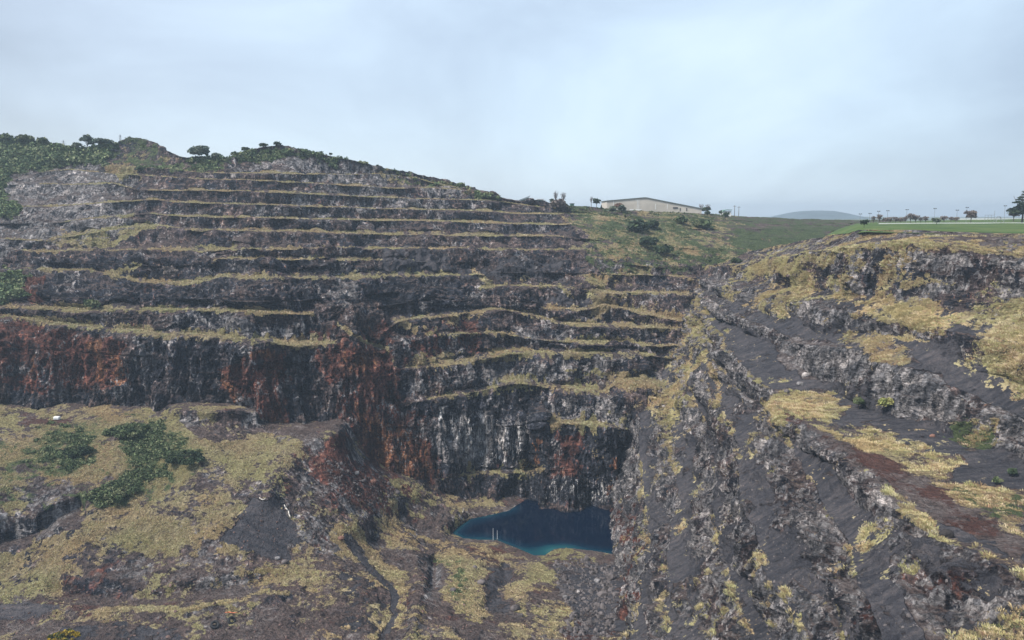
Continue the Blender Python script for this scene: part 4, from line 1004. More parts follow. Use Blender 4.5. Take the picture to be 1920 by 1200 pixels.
# scrub: low leafy cover that nobody could count
def leaf_cloud(P, R, nl, pal, flat=0.75, leaf=0.32):
    """leaf clumps on and inside lumpy crowns; P centres, R radii"""
    n = len(P)
    u = rng.normal(size=(n, nl, 3)); u /= np.linalg.norm(u, axis=-1, keepdims=True); u[..., 2] = np.abs(u[..., 2]) * 1.0 - 0.15
    r = R[:, None, None] * rng.uniform(0.55, 1.05, (n, nl, 1))
    lump = 1 + 0.3 * np.sin(u[..., :1] * 4 + P[:, None, :1]) * np.cos(u[..., 1:2] * 5 + P[:, None, 1:2])
    c = P[:, None, :] + u * r * lump * np.array([1, 1, flat])
    s = (R[:, None, None] * leaf * rng.uniform(0.6, 1.3, (n, nl, 1)))
    a = rng.normal(size=(n, nl, 3)); a /= np.linalg.norm(a, axis=-1, keepdims=True)
    bb = np.cross(a, rng.normal(size=(n, nl, 3))); bb /= np.linalg.norm(bb, axis=-1, keepdims=True)
    V = np.stack([c - a * s, c + bb * s * 0.8, c + a * s, c - bb * s * 0.8], 2).reshape(-1, 3)
    Fq = np.arange(n * nl * 4).reshape(-1, 4)
    base = pal[rng.integers(0, len(pal), n)]
    base = base * 1.0
    col = np.repeat((base[:, None, :] * rng.uniform(0.6, 1.4, (n, nl, 1))).reshape(-1, 1, 3), 4, 1).reshape(-1, 3)
    return V, Fq, np.concatenate([np.clip(col, 0, 1), np.ones((len(col), 1))], -1)
LEAFM = attr_mat('leaf_clumps')
def scrub(name, P, R, nl, pal, label, flat=0.75):
    V, Fq, c = leaf_cloud(P, R, nl, pal, flat)
    o = mesh_np(name, V, Fq, LEAFM, attrs={'tint': c}, smooth=False); tag(o, label, 'scrub', kind='stuff'); return o
P, Z = PATCH[0]
i = pick(P, Z, 5600, 'green', 0.55, mod=((Z.px < 950)).astype(float)); Q = P[i]
q = proj(Q)
R = rng.uniform(0.8, 2.4, len(Q)) * np.interp(q[1], [260, 300, 600], [1.25, 1.0, 1.0])
R = R * np.where((q[0] < 205) & (q[1] < 305), 1.35, 1.0)
R = R * np.where((q[0] > 205) & (q[0] < 340) & (q[1] < 310), 0.45, 1.0)
scrub('hillside_scrub', Q, R, 26, GREENS * 1.35, 'dark green scrub on the hill above the terraces')
i = pick(P, Z, 1500, 'green', 0.35, mod=((Z.px > 980) & (Z.px < 1360) & (Z.py > 388) & (Z.py < 520)).astype(float)); Q = P[i]
scrub('slope_scrub', Q, rng.uniform(0.5, 1.4, len(Q)), 20, GREENS, 'low scrub on the green slope beneath the long shed')
P, Z = PATCH[2]
i = pick(P, Z, 3600, 'green', 0.58); Q = P[i]; Q = Q[Q[:, 2] > -149]
scrub('bramble_cover', Q, rng.uniform(0.5, 1.5, len(Q)), 26, GREENS, 'dark green brambles on the grassy left slope', 0.6)

# ------------------------------------------------------------------ rubble (stuff)
def ico():
    t = (1 + 5 ** .5) / 2
    v = np.array([(-1,t,0),(1,t,0),(-1,-t,0),(1,-t,0),(0,-1,t),(0,1,t),(0,-1,-t),(0,1,-t),(t,0,-1),(t,0,1),(-t,0,-1),(-t,0,1)], float); v /= np.linalg.norm(v[0])
    f = np.array([(0,11,5),(0,5,1),(0,1,7),(0,7,10),(0,10,11),(1,5,9),(5,11,4),(11,10,2),(10,7,6),(7,1,8),(3,9,4),(3,4,2),(3,2,6),(3,6,8),(3,8,9),(4,9,5),(2,4,11),(6,2,10),(8,6,7),(9,8,1)])
    return v, f
def rocks(name, P, S, mat, label, kind='stuff', cat='rubble'):
    v, f = ico(); n = len(P)
    V = v[None] * rng.uniform(0.6, 1.25, (n, 12, 1)) * S[:, None, None] * rng.uniform(0.6, 1.2, (n, 1, 3)) + P[:, None]
    Fq = f[None] + (np.arange(n) * 12)[:, None, None]
    o = mesh_np(name, V.reshape(-1, 3), Fq.reshape(-1, 3), mat, smooth=False, tri=True)
    tag(o, label, cat, kind=kind); return o
ROCKM = simple('rubble_rock', (0.10, 0.088, 0.088), 0.9, 0.55, 0.3, 0.2)
ROCKR = simple('reddish_rock', (0.13, 0.085, 0.075), 0.9, 0.5, 0.4, 0.2)
ROCKG = simple('grey_rock', (0.21, 0.20, 0.205), 0.9, 0.5, 0.5, 0.2)
def scatter_region(k, poly, n, warp=1.0):
    P, Z = PATCH[k]
    xs = [p[0] for p in poly]; ys = [p[1] for p in poly]
    idx = np.nonzero((Z.px > min(xs)) & (Z.px < max(xs)) & (Z.py > min(ys)) & (Z.py < max(ys)))[0]
    d = Z.poly_d(poly, idx, warp); idx = idx[d > 0]
    return P[rng.choice(idx, min(n, len(idx)), replace=False)]
Q = scatter_region(2, [(1040,1050),(1155,1040),(1155,1200),(1080,1200),(1040,1120)], 900)
rocks('rubble_pile', Q, rng.gamma(2.0, 0.22, len(Q)) + 0.12, ROCKM, 'dark broken rocks below the near shore of the lake')
Q = np.concatenate([scatter_region(0, [(625,860),(680,880),(760,930),(700,950),(640,930)], 500), scatter_region(2, [(600,860),(680,880),(760,930),(700,950),(640,930)], 700)])
rocks('scree_fall', Q, rng.gamma(1.5, 0.14, len(Q)) + 0.08, ROCKM, 'reddish rock fall at the foot of the red wall')
Q = np.concatenate([scatter_region(2, [(0,1090),(1000,1060),(1100,1200),(0,1200)], 1500), scatter_region(2, [(420,950),(620,950),(620,1080),(420,1060)], 300)])
rocks('loose_stones', Q, rng.gamma(1.5, 0.10, len(Q)) + 0.06, ROCKR, 'pale loose stones scattered over the near pit floor')
Q = scatter_region(1, [(1200,700),(1420,640),(1700,1000),(1900,1200),(1180,1200)], 9000)
rocks('ledge_stones', Q, rng.gamma(1.1, 0.10, len(Q)) + 0.04, ROCKM, 'grey loose stones on the right-hand scree ledges')

# ------------------------------------------------------------------ small mesh kit
def obj_from(name, V, Fs, mat, parent=None, smooth=False):
    me = bpy.data.meshes.new(name); me.from_pydata([tuple(v) for v in V], [], [tuple(f) for f in Fs]); me.materials.append(mat)
    if smooth: me.polygons.foreach_set('use_smooth', [True] * len(me.polygons))
    o = bpy.data.objects.new(name, me); COL.objects.link(o)
    if parent: o.parent = parent
    return o
def empty(name, loc, label, cat, group=None, rz=0):
    o = bpy.data.objects.new(name, None); COL.objects.link(o); o.location = loc; o.rotation_euler = (0, 0, rz)
    return tag(o, label, cat, group)
class MB:
    def __init__(s): s.V = []; s.F = []
    def box(s, c, d):
        b = len(s.V); x, y, z = c; a, e, h = (q / 2 for q in d)
        for sx, sy, sz in ((-1,-1,-1),(1,-1,-1),(1,1,-1),(-1,1,-1),(-1,-1,1),(1,-1,1),(1,1,1),(-1,1,1)): s.V.append((x + sx * a, y + sy * e, z + sz * h))
        for f in ((0,3,2,1),(4,5,6,7),(0,1,5,4),(1,2,6,5),(2,3,7,6),(3,0,4,7)): s.F.append(tuple(b + i for i in f))
        return s
    def tube(s, p, q, r0, r1=None, n=7):
        r1 = r0 if r1 is None else r1; p = Vector(p); q = Vector(q); d = (q - p).normalized()
        u = d.orthogonal().normalized(); v = d.cross(u); b = len(s.V)
        for c, r in ((p, r0), (q, r1)):
            for i in range(n):
                a = 2 * math.pi * i / n; s.V.append(tuple(c + (u * math.cos(a) + v * math.sin(a)) * r))
        for i in range(n): s.F.append((b + i, b + (i + 1) % n, b + n + (i + 1) % n, b + n + i))
        s.F.append(tuple(b + i for i in range(n))[::-1]); s.F.append(tuple(b + n + i for i in range(n)))
        return s
    def path(s, pts, r, n=7):
        rr = r if hasattr(r, '__len__') else [r] * len(pts)
        for i in range(len(pts) - 1): s.tube(pts[i], pts[i + 1], rr[i], rr[i + 1], n)
        return s
    def prism(s, prof, y0, y1):
        b = len(s.V); n = len(prof)
        for y in (y0, y1):
            for x, z in prof: s.V.append((x, y, z))
        for i in range(n): s.F.append((b + i, b + (i + 1) % n, b + n + (i + 1) % n, b + n + i))
        s.F.append(tuple(b + i for i in range(n))[::-1]); s.F.append(tuple(b + n + i for i in range(n)))
        return s
    def build(s, name, mat, parent=None, smooth=False): return obj_from(name, s.V, s.F, mat, parent, smooth)

M_BEIGE = simple('beige_cladding', (0.52, 0.48, 0.43), 0.6, 0.08, 0.15)
M_WHITE = simple('white_paint', (0.72, 0.72, 0.72), 0.6, 0.06, 0.5)
M_GREY = simple('grey_metal', (0.22, 0.235, 0.25), 0.45, 0.12, 0.6)
M_DGREY = simple('dark_grey', (0.06, 0.062, 0.07), 0.6, 0.2, 0.6)
M_TEAL = simple('green_cladding', (0.11, 0.21, 0.17), 0.6, 0.12, 0.4)
M_ROOF = simple('dull_roof', (0.17, 0.20, 0.19), 0.7, 0.15, 0.4)
M_BARK = simple('bark', (0.10, 0.075, 0.06), 0.95, 0.3, 2.0)
M_RUB = simple('tyre_rubber', (0.022, 0.023, 0.026), 0.75, 0.3, 3.0)
M_WOOD = simple('weathered_wood', (0.50, 0.47, 0.43), 0.9, 0.15, 2.0)
M_GLASS = simple('dark_glass', (0.03, 0.04, 0.05), 0.15, 0.1, 1.0, 0.6)
M_ORG = simple('orange_plastic', (0.50, 0.16, 0.08), 0.6, 0.2, 3.0)

def mpp(Y): return Y / F     # metres for one photo pixel at distance Y

# ---- tyres, on the near floor
def tyre(loc, r, rot):
    t = bpy.data.objects.new('truck_tyre', None); COL.objects.link(t); t.location = loc; t.rotation_euler = rot
    prof = [(0.52, -0.20), (0.60, -0.29), (0.80, -0.31), (0.95, -0.26), (1.0, -0.17), (1.0, 0.17), (0.95, 0.26), (0.80, 0.31), (0.60, 0.29), (0.52, 0.20), (0.56, 0)]
    n = 36; V = []; Fs = []
    for i in range(n):
        a = 2 * math.pi * i / n
        for q, z in prof: V.append((q * r * math.cos(a), q * r * math.sin(a), z * r))
    m = len(prof)
    for i in range(n):
        for j in range(m): Fs.append((i * m + j, ((i + 1) % n) * m + j, ((i + 1) % n) * m + (j + 1) % m, i * m + (j + 1) % m))
    obj_from('carcass', V, Fs, M_RUB, t, True)
    tb = MB()
    for i in range(24):
        a = 2 * math.pi * i / 24
        for s in (-1, 1):
            a2 = a + 0.10 * s
            tb.tube((math.cos(a) * r * 0.99, math.sin(a) * r * 0.99, -0.01 * s * r), (math.cos(a2) * r * 0.97, math.sin(a2) * r * 0.97, 0.26 * s * r), 0.045 * r, 0.045 * r, 4)
        an = a + math.pi / 24 * 2
        tb.tube((math.cos(a) * r * .985, math.sin(a) * r * .985, 0), (math.cos(an) * r * .985, math.sin(an) * r * .985, 0), 0.05 * r, n=4)
    tb.build('tread', M_RUB, t)
    return t
for (px, py, lab, rot) in ((403, 1170, 'big black truck tyre lying on the near pit floor, left one of the pair', (0.50, 0.30, 0.2)),
                           (435, 1163, 'big black truck tyre standing more upright, right one of the pair', (0.85, 0.35, 0.9))):
    g = ground(px, py + 5); t = tyre((g.x, g.y, g.z + 0.75), 1.35, rot)
    tag(t, lab, 'tyre', 'tyres dumped on the pit floor')

# ---- driftwood and poles
def stick(name, pts, r, lab, cat, mat=M_WOOD):
    W = [ground(px, py) + Vector((0, -0.2, dz)) for px, py, dz in pts]
    base = W[0].copy(); o = MB().path([w_ - base for w_ in W], r).build(name, mat, None, True); o.location = base
    tag(o, lab, cat); return o
stick('pale_branch', [(533,948,.4),(536,954,.5),(541,960,.4),(543,967,.5),(545,972,.3)], [.18, .26, .28, .25, .14], 'long bleached branch lying across the dark scree cone', 'branch')
stick('forked_branch', [(486,934,.4),(490,938,.4),(494,939,.5),(498,937,.6)], [.14, .22, .22, .12], 'short bleached branch at the tip of the dark scree cone', 'branch')
stick('leaning_pole', [(868,962,0.3),(870,958,1.6)], [.18, .10], 'pale leaning stump on the left shore of the lake', 'post')
for px, py, h, lab in ((924, 1014, 6.2, 'tall thin white pole standing on the near shore of the lake'), (932, 1012, 4.5, 'shorter thin white pole just right of the tall one by the lake')):
    g = ground(px, py); e_ = empty('gauge_pole', g, lab, 'pole', 'white poles on the lake shore')
    MB().tube((0, 0, -0.5), (0, 0, h), 0.10, 0.07).build('pole', M_WHITE, e_)
    MB().box((0, 0, 0.1), (0.9, 0.9, 0.5)).build('footing', M_DGREY, e_)
g = ground(434, 1150); o = MB().path([(-2.2, 0, .25), (-1, .3, .35), (.4, -.1, .3), (2.0, .2, .25)], [.12, .18, .18, .10]).build('plastic_pipe', M_ORG, None, True); o.location = g; tag(o, 'faded orange plastic pipe lying behind the two tyres', 'pipe')
g = ground(107, 786); o = MB().box((0, 0, 0.7), (2.6, 1.6, 1.4)).build('white_tank', M_WHITE); md = o.modifiers.new('b', 'BEVEL'); md.width = 0.35; md.segments = 3; o.location = g; tag(o, 'small white tank on the red earth patch at far left', 'tank')

# ---- boulders one can tell apart
def boulder(px, py, r, lab, mat=ROCKM, seed=0):
    v, f = ico(); g = ground(px, py)
    # subdivide twice and roughen
    V = v; Fc = f
    for _ in range(3):
        mid = {}; V = [np.array(q) for q in V]; nf = []
        def mp(a, b_):
            k = (min(a, b_), max(a, b_))
            if k not in mid: q = V[a] + V[b_]; V.append(q / np.linalg.norm(q)); mid[k] = len(V) - 1
            return mid[k]
        for a, b_, c in Fc:
            ab, bc, ca = mp(a, b_), mp(b_, c), mp(c, a); nf += [(a, ab, ca), (b_, bc, ab), (c, ca, bc), (ab, bc, ca)]
        Fc = nf
    V = np.array(V); V = V * (1 + 0.35 * fbm(V + seed * 7.1, 1.1, 4, 600 + seed, 0.6))[:, None] * np.array([1.0, 0.9, 0.72]) * r
    o = mesh_np('boulder', V, np.array(Fc), mat, smooth=False, tri=True); o.location = g + Vector((0, 0, r * 0.25))
    return tag(o, lab, 'boulder', 'boulders in the pit')
BL = [(849,1108,1.3,'round dark boulder on the green grass strip in front of the lake',0),
      (903,1095,1.6,'dark boulder right of the green grass strip below the lake',0),
      (891,1065,1.1,'small dark boulder on yellow grass above the round one',0),
      (966,1143,1.7,'dark boulder at the foot of the narrow gully',0),
      (975,1155,1.2,'smaller dark boulder under the one in the gully',0),
      (1145,1085,2.2,'biggest slab of the rubble by the red corner below the lake',0),
      (1083,1110,1.0,'pale pink boulder in the dark rubble field',2),
      (1120,1090,1.2,'grey boulder in the middle of the dark rubble field',1),
      (1100,1145,1.3,'brown boulder low in the dark rubble field',0),
      (1060,1120,1.0,'grey boulder at the left edge of the rubble field',1),
      (1775,1004,1.5,'black boulder sitting on the straw edge of the big bench',3),
      (1511,705,1.5,'pale flat slab lying on scree at the foot of the pale outcrop',2),
      (1500,722,1.4,'grey slab beside the tip of the grassy bench',1),
      (1475,735,1.2,'dark slab at the tip of the grassy bench',0),
      (1748,818,0.9,'small rust coloured rock alone on the dark scree',4),
      (700,905,1.6,'red brown boulder in the middle of the rock fall',4),
      (745,925,1.3,'dark boulder at the lower end of the rock fall',0),
      (668,888,1.3,'grey boulder at the top of the rock fall',1),
      (640,1010,1.3,'rusty red boulder beside the start of the old ramp',4),
      (520,1048,1.0,'grey boulder at the foot of the dark scree cone',1),
      (535,1055,1.2,'dark boulder right of the foot of the scree cone',0)]
MR = [ROCKM, ROCKG, simple('pale_rock', (0.36, 0.33, 0.32), 0.9, 0.3, 0.8), simple('black_rock', (0.025, 0.022, 0.022), 0.9, 0.4, 0.8), simple('rusty_rock', (0.16, 0.085, 0.065), 0.9, 0.4, 0.8)]
for q, (px, py, r, lab, mi) in enumerate(BL): boulder(px, py, r, lab, MR[mi], q)

# ---- shrubs and trees
def crown_np(lobes, nl, pal, leaf):
    P = np.array([l[:3] for l in lobes], float); R = np.array([l[3] for l in lobes], float)
    V, Fq, c = leaf_cloud(P, R, nl, pal, 1.0, leaf); return V, Fq, c
def tree(name, loc, h, r, lab, cat='tree', group=None, pal=GREENS, nl=120, style='round', leaf=0.22, bare=False):
    e_ = empty(name, loc, lab, cat, group); rn = random.Random(hash(lab) % 9999 if False else len(lab) * 31 + int(h * 10))
    t = MB(); th = h * (0.45 if style != 'shrub' else 0.3)
    lean = rn.uniform(-.06, .06) * h
    t.tube((0, 0, -0.6), (lean * .5, 0, th), h * 0.028 + 0.05, h * 0.018 + 0.03)
    tips = []
    nb = 7 if bare else 5
    for i in range(nb):
        a = 2 * math.pi * i / nb + rn.uniform(-.4, .4); zz = th * rn.uniform(0.55, 1.0)
        p0 = (lean * .5 * zz / th, 0, zz); rr = r * rn.uniform(.45, .85)
        p1 = (p0[0] + math.cos(a) * rr * .6, math.sin(a) * rr * .6, zz + (h - zz) * rn.uniform(.35, .6)); p2 = (p0[0] + math.cos(a) * rr, math.sin(a) * rr, zz + (h - zz) * rn.uniform(.6, .95))
        t.tube(p0, p1, h * .012 + .02, h * .008 + .02, 5); t.tube(p1, p2, h * .008 + .02, h * .004 + .01, 5); tips.append(p2)
        if bare:
            for _ in range(6):
                q = (p1[0] + rn.uniform(-1, 1) * r * .4, p1[1] + rn.uniform(-1, 1) * r * .4, p1[2] + rn.uniform(.1, .5) * (h - p1[2]) + .3)
                t.tube(p1, q, .05 + .004 * h, .02, 4)
                q2 = (q[0] + rn.uniform(-1, 1) * r * .25, q[1], min(h * 1.05, q[2] + rn.uniform(.1, .3) * h)); t.tube(q, q2, .04, .015, 4)
    t.tube((lean * .5, 0, th), (lean, 0, h * .92), h * .018 + .03, .03)
    t.build('trunk', M_BARK, e_)
    lobes = []
    if style == 'round' or style == 'shrub':
        for p in tips: lobes.append((p[0] * .8, p[1] * .8, p[2] * .92, r * rn.uniform(.35, .5)))
        lobes += [(0, 0, h * .62, r * .62), (0, 0, h * .84, r * .42), (r * .3, 0, h * .5, r * .5), (-r * .35, 0, h * .52, r * .5)]
    elif style == 'thicket':
        for k in range(34):
            a = rn.uniform(0, 6.283); q = r * rn.uniform(0, 1) ** .6
            lobes.append((math.cos(a) * q, math.sin(a) * q * .8, h * rn.uniform(.1, .6) * (1.2 - q / r * .7), r * rn.uniform(.10, .22)))
    elif style == 'umbrella':
        for p in tips: lobes.append((p[0] * .9, p[1] * .9, h * rn.uniform(.45, .8), r * rn.uniform(.32, .46)))
        for k in range(5): lobes.append((rn.uniform(-.55, .55) * r, rn.uniform(-.4, .4) * r, h * rn.uniform(.55, .88), r * rn.uniform(.32, .46)))
    elif style == 'cone':
        for k in range(7): z_ = .15 + .8 * k / 6; lobes.append((0, 0, h * z_, r * (1.05 - z_) * .95 + .15))
    elif style == 'tiers':
        for k in range(9):
            z_ = .3 + .65 * k / 8; a = k * 2.4; rr = r * (1.15 - z_); lobes.append((math.cos(a) * rr * .75, math.sin(a) * rr * .5, h * z_, rr * .5)); lobes.append((-math.cos(a) * rr * .5, -math.sin(a) * rr * .5, h * z_ + .3, rr * .45)); lobes.append((-math.sin(a) * rr * .3, 0, h * z_ - .3, rr * .4))
    if bare: nl = max(6, nl // 6); leaf *= 0.5
    V, Fq, c = crown_np(lobes, nl, pal, leaf)
    if style == 'tiers':
        # flatten every lobe into a plate of foliage
        L_ = np.repeat(np.array([l[2] for l in lobes]), nl * 4); V[:, 2] = L_ + (V[:, 2] - L_) * 0.5
    V[:, 2] = np.maximum(V[:, 2], 0.0)
    mesh_np('crown', V, Fq, LEAFM, e_, {'tint': c}, smooth=False)
    return e_
DKG = np.array([[0.050, 0.073, 0.044], [0.066, 0.092, 0.050], [0.040, 0.060, 0.040]])
EUC = np.array([[0.13, 0.165, 0.13], [0.10, 0.135, 0.11], [0.16, 0.185, 0.14]])
BRN = np.array([[0.19, 0.155, 0.145], [0.16, 0.14, 0.135], [0.22, 0.185, 0.165]])
def put(px, py, **k): return ground(px, py)
TR = [ # name, px, py(base), height px, radius px, style, palette, bare, label
 ('eucalyptus_tree',164,282,27,15,'umbrella',EUC,False,'tallest spreading eucalyptus on the left skyline'),
 ('eucalyptus_tree',190,280,20,13,'umbrella',EUC,False,'eucalyptus just right of the tallest one on the left skyline'),
 ('eucalyptus_tree',205,277,15,9,'umbrella',EUC,False,'smallest eucalyptus, touching the grassy knoll'),
 ('eucalyptus_tree',145,283,16,10,'umbrella',EUC,False,'low eucalyptus left of the tallest one on the left skyline'),
 ('bushy_tree',10,268,12,14,'round',GREENS,False,'bushy green tree at the far left edge of the skyline'),
 ('bushy_tree',46,270,12,15,'round',GREENS,False,'second bushy tree from the left edge on the hill'),
 ('bushy_tree',80,273,12,11,'round',GREENS,False,'rounded tree between the left edge and the pylon'),
 ('bushy_tree',374,297,17,19,'round',EUC,False,'pale round tree in the dip between the knoll and the summit'),
 ('bushy_tree',405,298,8,9,'round',EUC,False,'small pale tree right of the round one in the dip'),
 ('summit_shrub',440,293,7,7,'shrub',DKG,False,'dark shrub at the left foot of the summit ridge'),
 ('summit_shrub',460,285,7,8,'shrub',DKG,False,'dark shrub halfway up the left side of the summit'),
 ('summit_shrub',494,277,7,8,'shrub',DKG,False,'dark shrub on the very top of the summit, left side'),
 ('summit_shrub',520,274,6,8,'shrub',DKG,False,'dark shrub on the very top of the summit, right side'),
 ('summit_shrub',603,290,6,4,'shrub',DKG,False,'small shrub alone on the ridge right of the summit'),
 ('summit_shrub',620,293,5,4,'shrub',DKG,False,'low shrub next to the lone one on the ridge'),
 ('summit_shrub',708,313,4,3,'shrub',DKG,False,'tiny shrub half way down the long ridge'),
 ('round_tree',1118,389,16,8,'round',DKG,False,'dark round tree left of the long beige shed'),
 ('cypress_tree',1128,391,7,2.2,'cone',DKG,False,'thin dark cypress between the round tree and the beige shed'),
 ('round_bush',1035,384,11,5,'shrub',DKG,False,'dark bush at the left end of the brown thicket'),
 ('bare_tree',1042,386,27,6,'round',BRN,True,'bare tree rising left out of the brown thicket'),
 ('bare_tree',1057,387,25,7,'round',BRN,True,'bare tree rising right out of the brown thicket'),
 ('thicket',1048,392,13,16,'shrub',BRN,False,'brown thicket on the rim left of the beige shed'),
 ('bare_tree',1109,389,19,4,'round',BRN,True,'thin bare tree beside the dark round tree'),
 ('bare_tree',1315,399,17,6,'round',BRN,True,'bare tree at the right end of the beige shed'),
 ('bare_tree',1326,401,18,6,'round',BRN,True,'bare tree behind the dark round bush right of the shed'),
 ('umbrella_tree',1322,400,10,10,'umbrella',DKG,False,'low spreading tree at the right end of the beige shed'),
 ('round_bush',1327,408,13,6,'shrub',DKG,False,'dark round bush below the spreading tree'),
 ('round_bush',1361,411,14,7,'shrub',DKG,False,'dark round bush in front of the small green roofed house'),
 ('round_bush',1352,402,9,6,'shrub',DKG,False,'bush left of the small green roofed house'),
 ('round_bush',1173,412,9,3,'shrub',DKG,False,'small black bush on the slope under the beige shed'),
 ('round_bush',1165,400,13,9,'shrub',EUC,False,'blue green bush in front of the beige shed, left one'),
 ('round_bush',1148,402,14,9,'shrub',EUC,False,'blue green bush at the left corner of the beige shed'),
 ('flowering_bush',1160,392,10,10,'shrub',np.array([[0.22,0.14,0.11],[0.17,0.12,0.09]]),False,'reddish bush against the wall of the beige shed'),
 ('slope_bush',1195,434,14,22,'shrub',DKG,False,'wide dark bush on the slope, upper one below the shed'),
 ('slope_bush',1222,428,11,14,'shrub',DKG,False,'dark bush touching the right of the wide one below the shed'),
 ('slope_bush',1215,466,16,18,'shrub',DKG,False,'dark bush at the lip of the wall below the grassy slope'),
 ('slope_bush',1245,478,12,17,'shrub',DKG,False,'dark bush low on the lip, right of the large one'),
 ('slope_bush',1278,420,9,13,'shrub',GREENS,False,'grey green bush in the middle of the slope'),
 ('slope_bush',1318,428,10,17,'shrub',GREENS,False,'grey green bush left of the green hollow'),
 ('slope_bush',1380,497,11,11,'shrub',DKG,False,'dark bush where the right-hand wall begins'),
 ('pine_tree',1619,425,13,8,'round',DKG,False,'dark green tree at the left end of the lawn'),
 ('round_tree',1818,417,23,11,'round',BRN,False,'brown round tree standing alone on the lawn'),
 ('round_tree',1901,413,23,11,'round',BRN,False,'brown grey round tree left of the big pine'),
 ('pine_tree',1916,416,60,30,'tiers',DKG,False,'tall pine with flat tiers cut by the right edge'),
 ('park_tree',1756,419,12,8,'shrub',EUC,False,'low leaning bush on the lawn left of the lone round tree'),
 ('gorse_bush',118,1197,14,28,'thicket',np.array([[0.42,0.30,0.03],[0.30,0.22,0.04],[0.10,0.11,0.03]]),False,'yellow flowering gorse at the bottom left edge'),
 ('ledge_bush',320,522,20,13,'shrub',BRN,False,'brown bush standing on a bench before the dark wall'),
 ('ledge_bush',173,578,13,15,'shrub',GREENS,False,'olive bush on the longest straw bench at left'),
 ('ledge_bush',262,322,8,8,'shrub',DKG,False,'dark bush on the top bench below the knoll'),
 ('slope_shrub',240,812,17,42,'thicket',GREENS,False,'large bramble thicket on the grassy left slope, topmost'),
 ('slope_shrub',150,850,18,28,'thicket',DKG,False,'dark leaning thicket on the middle of the left slope'),
 ('slope_shrub',345,862,15,36,'thicket',DKG,False,'dark thicket at the right end of the left slope'),
 ('slope_shrub',215,930,18,40,'thicket',GREENS,False,'dark thicket at the lower edge of the left slope'),
 ('ledge_shrub',1610,766,22,12,'shrub',GREENS,False,'green shrub in the dark hollow at the back of the big bench'),
 ('ledge_shrub',1660,765,14,16,'shrub',np.array([[.2,.22,.08],[.28,.27,.11]]),False,'yellow green tuft shrub under the big outcrop'),
 ('ledge_shrub',1868,908,12,9,'shrub',GREENS,False,'small green shrub on the lower scree fan'),
 ('ledge_shrub',1898,892,13,10,'shrub',DKG,False,'dark shrub on the scree fan near the right edge'),
]
for (nm, px, py, hp, rp, sty, pal, bare, lab) in TR:
    g = ground(px, py); k = g.y / F
    n_l = int(np.clip(hp * rp * 0.9, 30, 260))
    tree(nm, g, hp * k, rp * k, lab, 'bush' if sty in ('shrub', 'thicket') else 'tree', None, pal, n_l, sty, 0.26 if hp > 15 else 0.36, bare)

# row of leafless saplings behind the lawn
xs = [1637,1648,1661,1669,1679,1688,1697,1707,1716,1726,1735,1770,1783,1792]
desc = ['first thin sapling from the left end of the lawn','second thin sapling from the left end of the lawn','third sapling from the left behind the lawn','fourth sapling, just left of the first tall lamp','fifth sapling, right beside the first tall lamp','sixth sapling of the row behind the lawn','seventh sapling of the row, below a tall lamp','widest bare sapling of the row behind the lawn','bare sapling right of the widest one','tenth sapling of the row behind the lawn','last sapling before the gap in the row','first sapling after the gap, by the low bush','middle one of the three saplings after the gap','last sapling of the row, left of the lone round tree']
for q, px in enumerate(xs):
    g = Vector(at(px, 419.5 - (px > 1740) * 1.5, 640.0)); k = g.y / F
    hp = [14, 17, 10, 12, 12, 10, 13, 18, 15, 12, 13, 12, 11, 10][q]
    tree('bare_sapling', g, hp * k, (5 + (q % 3) * 1.5 + (q == 7) * 3) * k, desc[q], 'tree', 'bare saplings behind the lawn', BRN, 200, 'round', 0.5, True)

# ---- lamps beside the lawn
def lamp(px, pyb, pyt, lab):
    g = Vector(at(px, pyb, 650.0)); h = (pyb - pyt) * g.y / F
    e_ = empty('floodlight_mast', g, lab, 'street lamp', 'lamps beside the lawn')
    MB().tube((0, 0, -1), (0, 0, h), 0.17, 0.10).build('mast', M_GREY, e_)
    MB().box((0, 0, h), (2.4, .25, .2)).build('crossbar', M_GREY, e_)
    for s in (-1, 1): MB().box((s * 0.8, -.2, h + .25), (0.9, .5, .6)).build('lamp_head', M_DGREY, e_)
for px, pt, lab in ((1612, 402, 'shortest lamp mast, at the left end beside the blue hill'), (1630, 401, 'short lamp mast left of the first sapling'), (1646, 397, 'lamp mast among the leftmost saplings'), (1663, 396, 'lamp mast over the third sapling'), (1699, 394, 'tall lamp mast rising from the middle of the saplings'),
                    (1751, 392, 'tall lamp mast left of the low leaning bush'), (1793, 395, 'thin lamp mast left of the lone round tree'), (1811, 390, 'tall lamp mast behind the lone round tree'), (1882, 387, 'tallest lamp mast, next to the play frame')):
    lamp(px, 419, pt, lab)

# ---- play frame, low walls, fence line
g = Vector(at(1872, 417, 560.0)); k = g.y / F
e_ = empty('swing_frame', g, 'grey metal swing frame with splayed legs on the lawn', 'swing')
hh = 14 * k; ww = 8 * k
for s in (-1, 1):
    for a in (-1, 1): MB().tube((s * ww, a * 2.0, -0.3), (s * ww * .35, 0, hh * .75), .14).build('leg', M_GREY, e_)
MB().tube((-ww * .4, 0, hh * .75), (ww * .4, 0, hh * .75), .14).build('crossbar', M_GREY, e_)
MB().box((0, 0, hh * .35), (1.2, .4, .12)).tube((-.5, 0, hh * .35), (-.5, 0, hh * .75), .03).tube((.5, 0, hh * .35), (.5, 0, hh * .75), .03).build('seat', M_DGREY, e_)
g = Vector(at(1858, 414, 620.0)); k = g.y / F
e_ = empty('climbing_frame', g, 'low grey climbing frame left of the swing', 'climbing frame')
for x_ in (-5, -2.5, 0, 2.5): MB().tube((x_, 0, -.3), (x_, 0, 4.6 if x_ != 2.5 else 8), .12).build('post', M_GREY, e_)
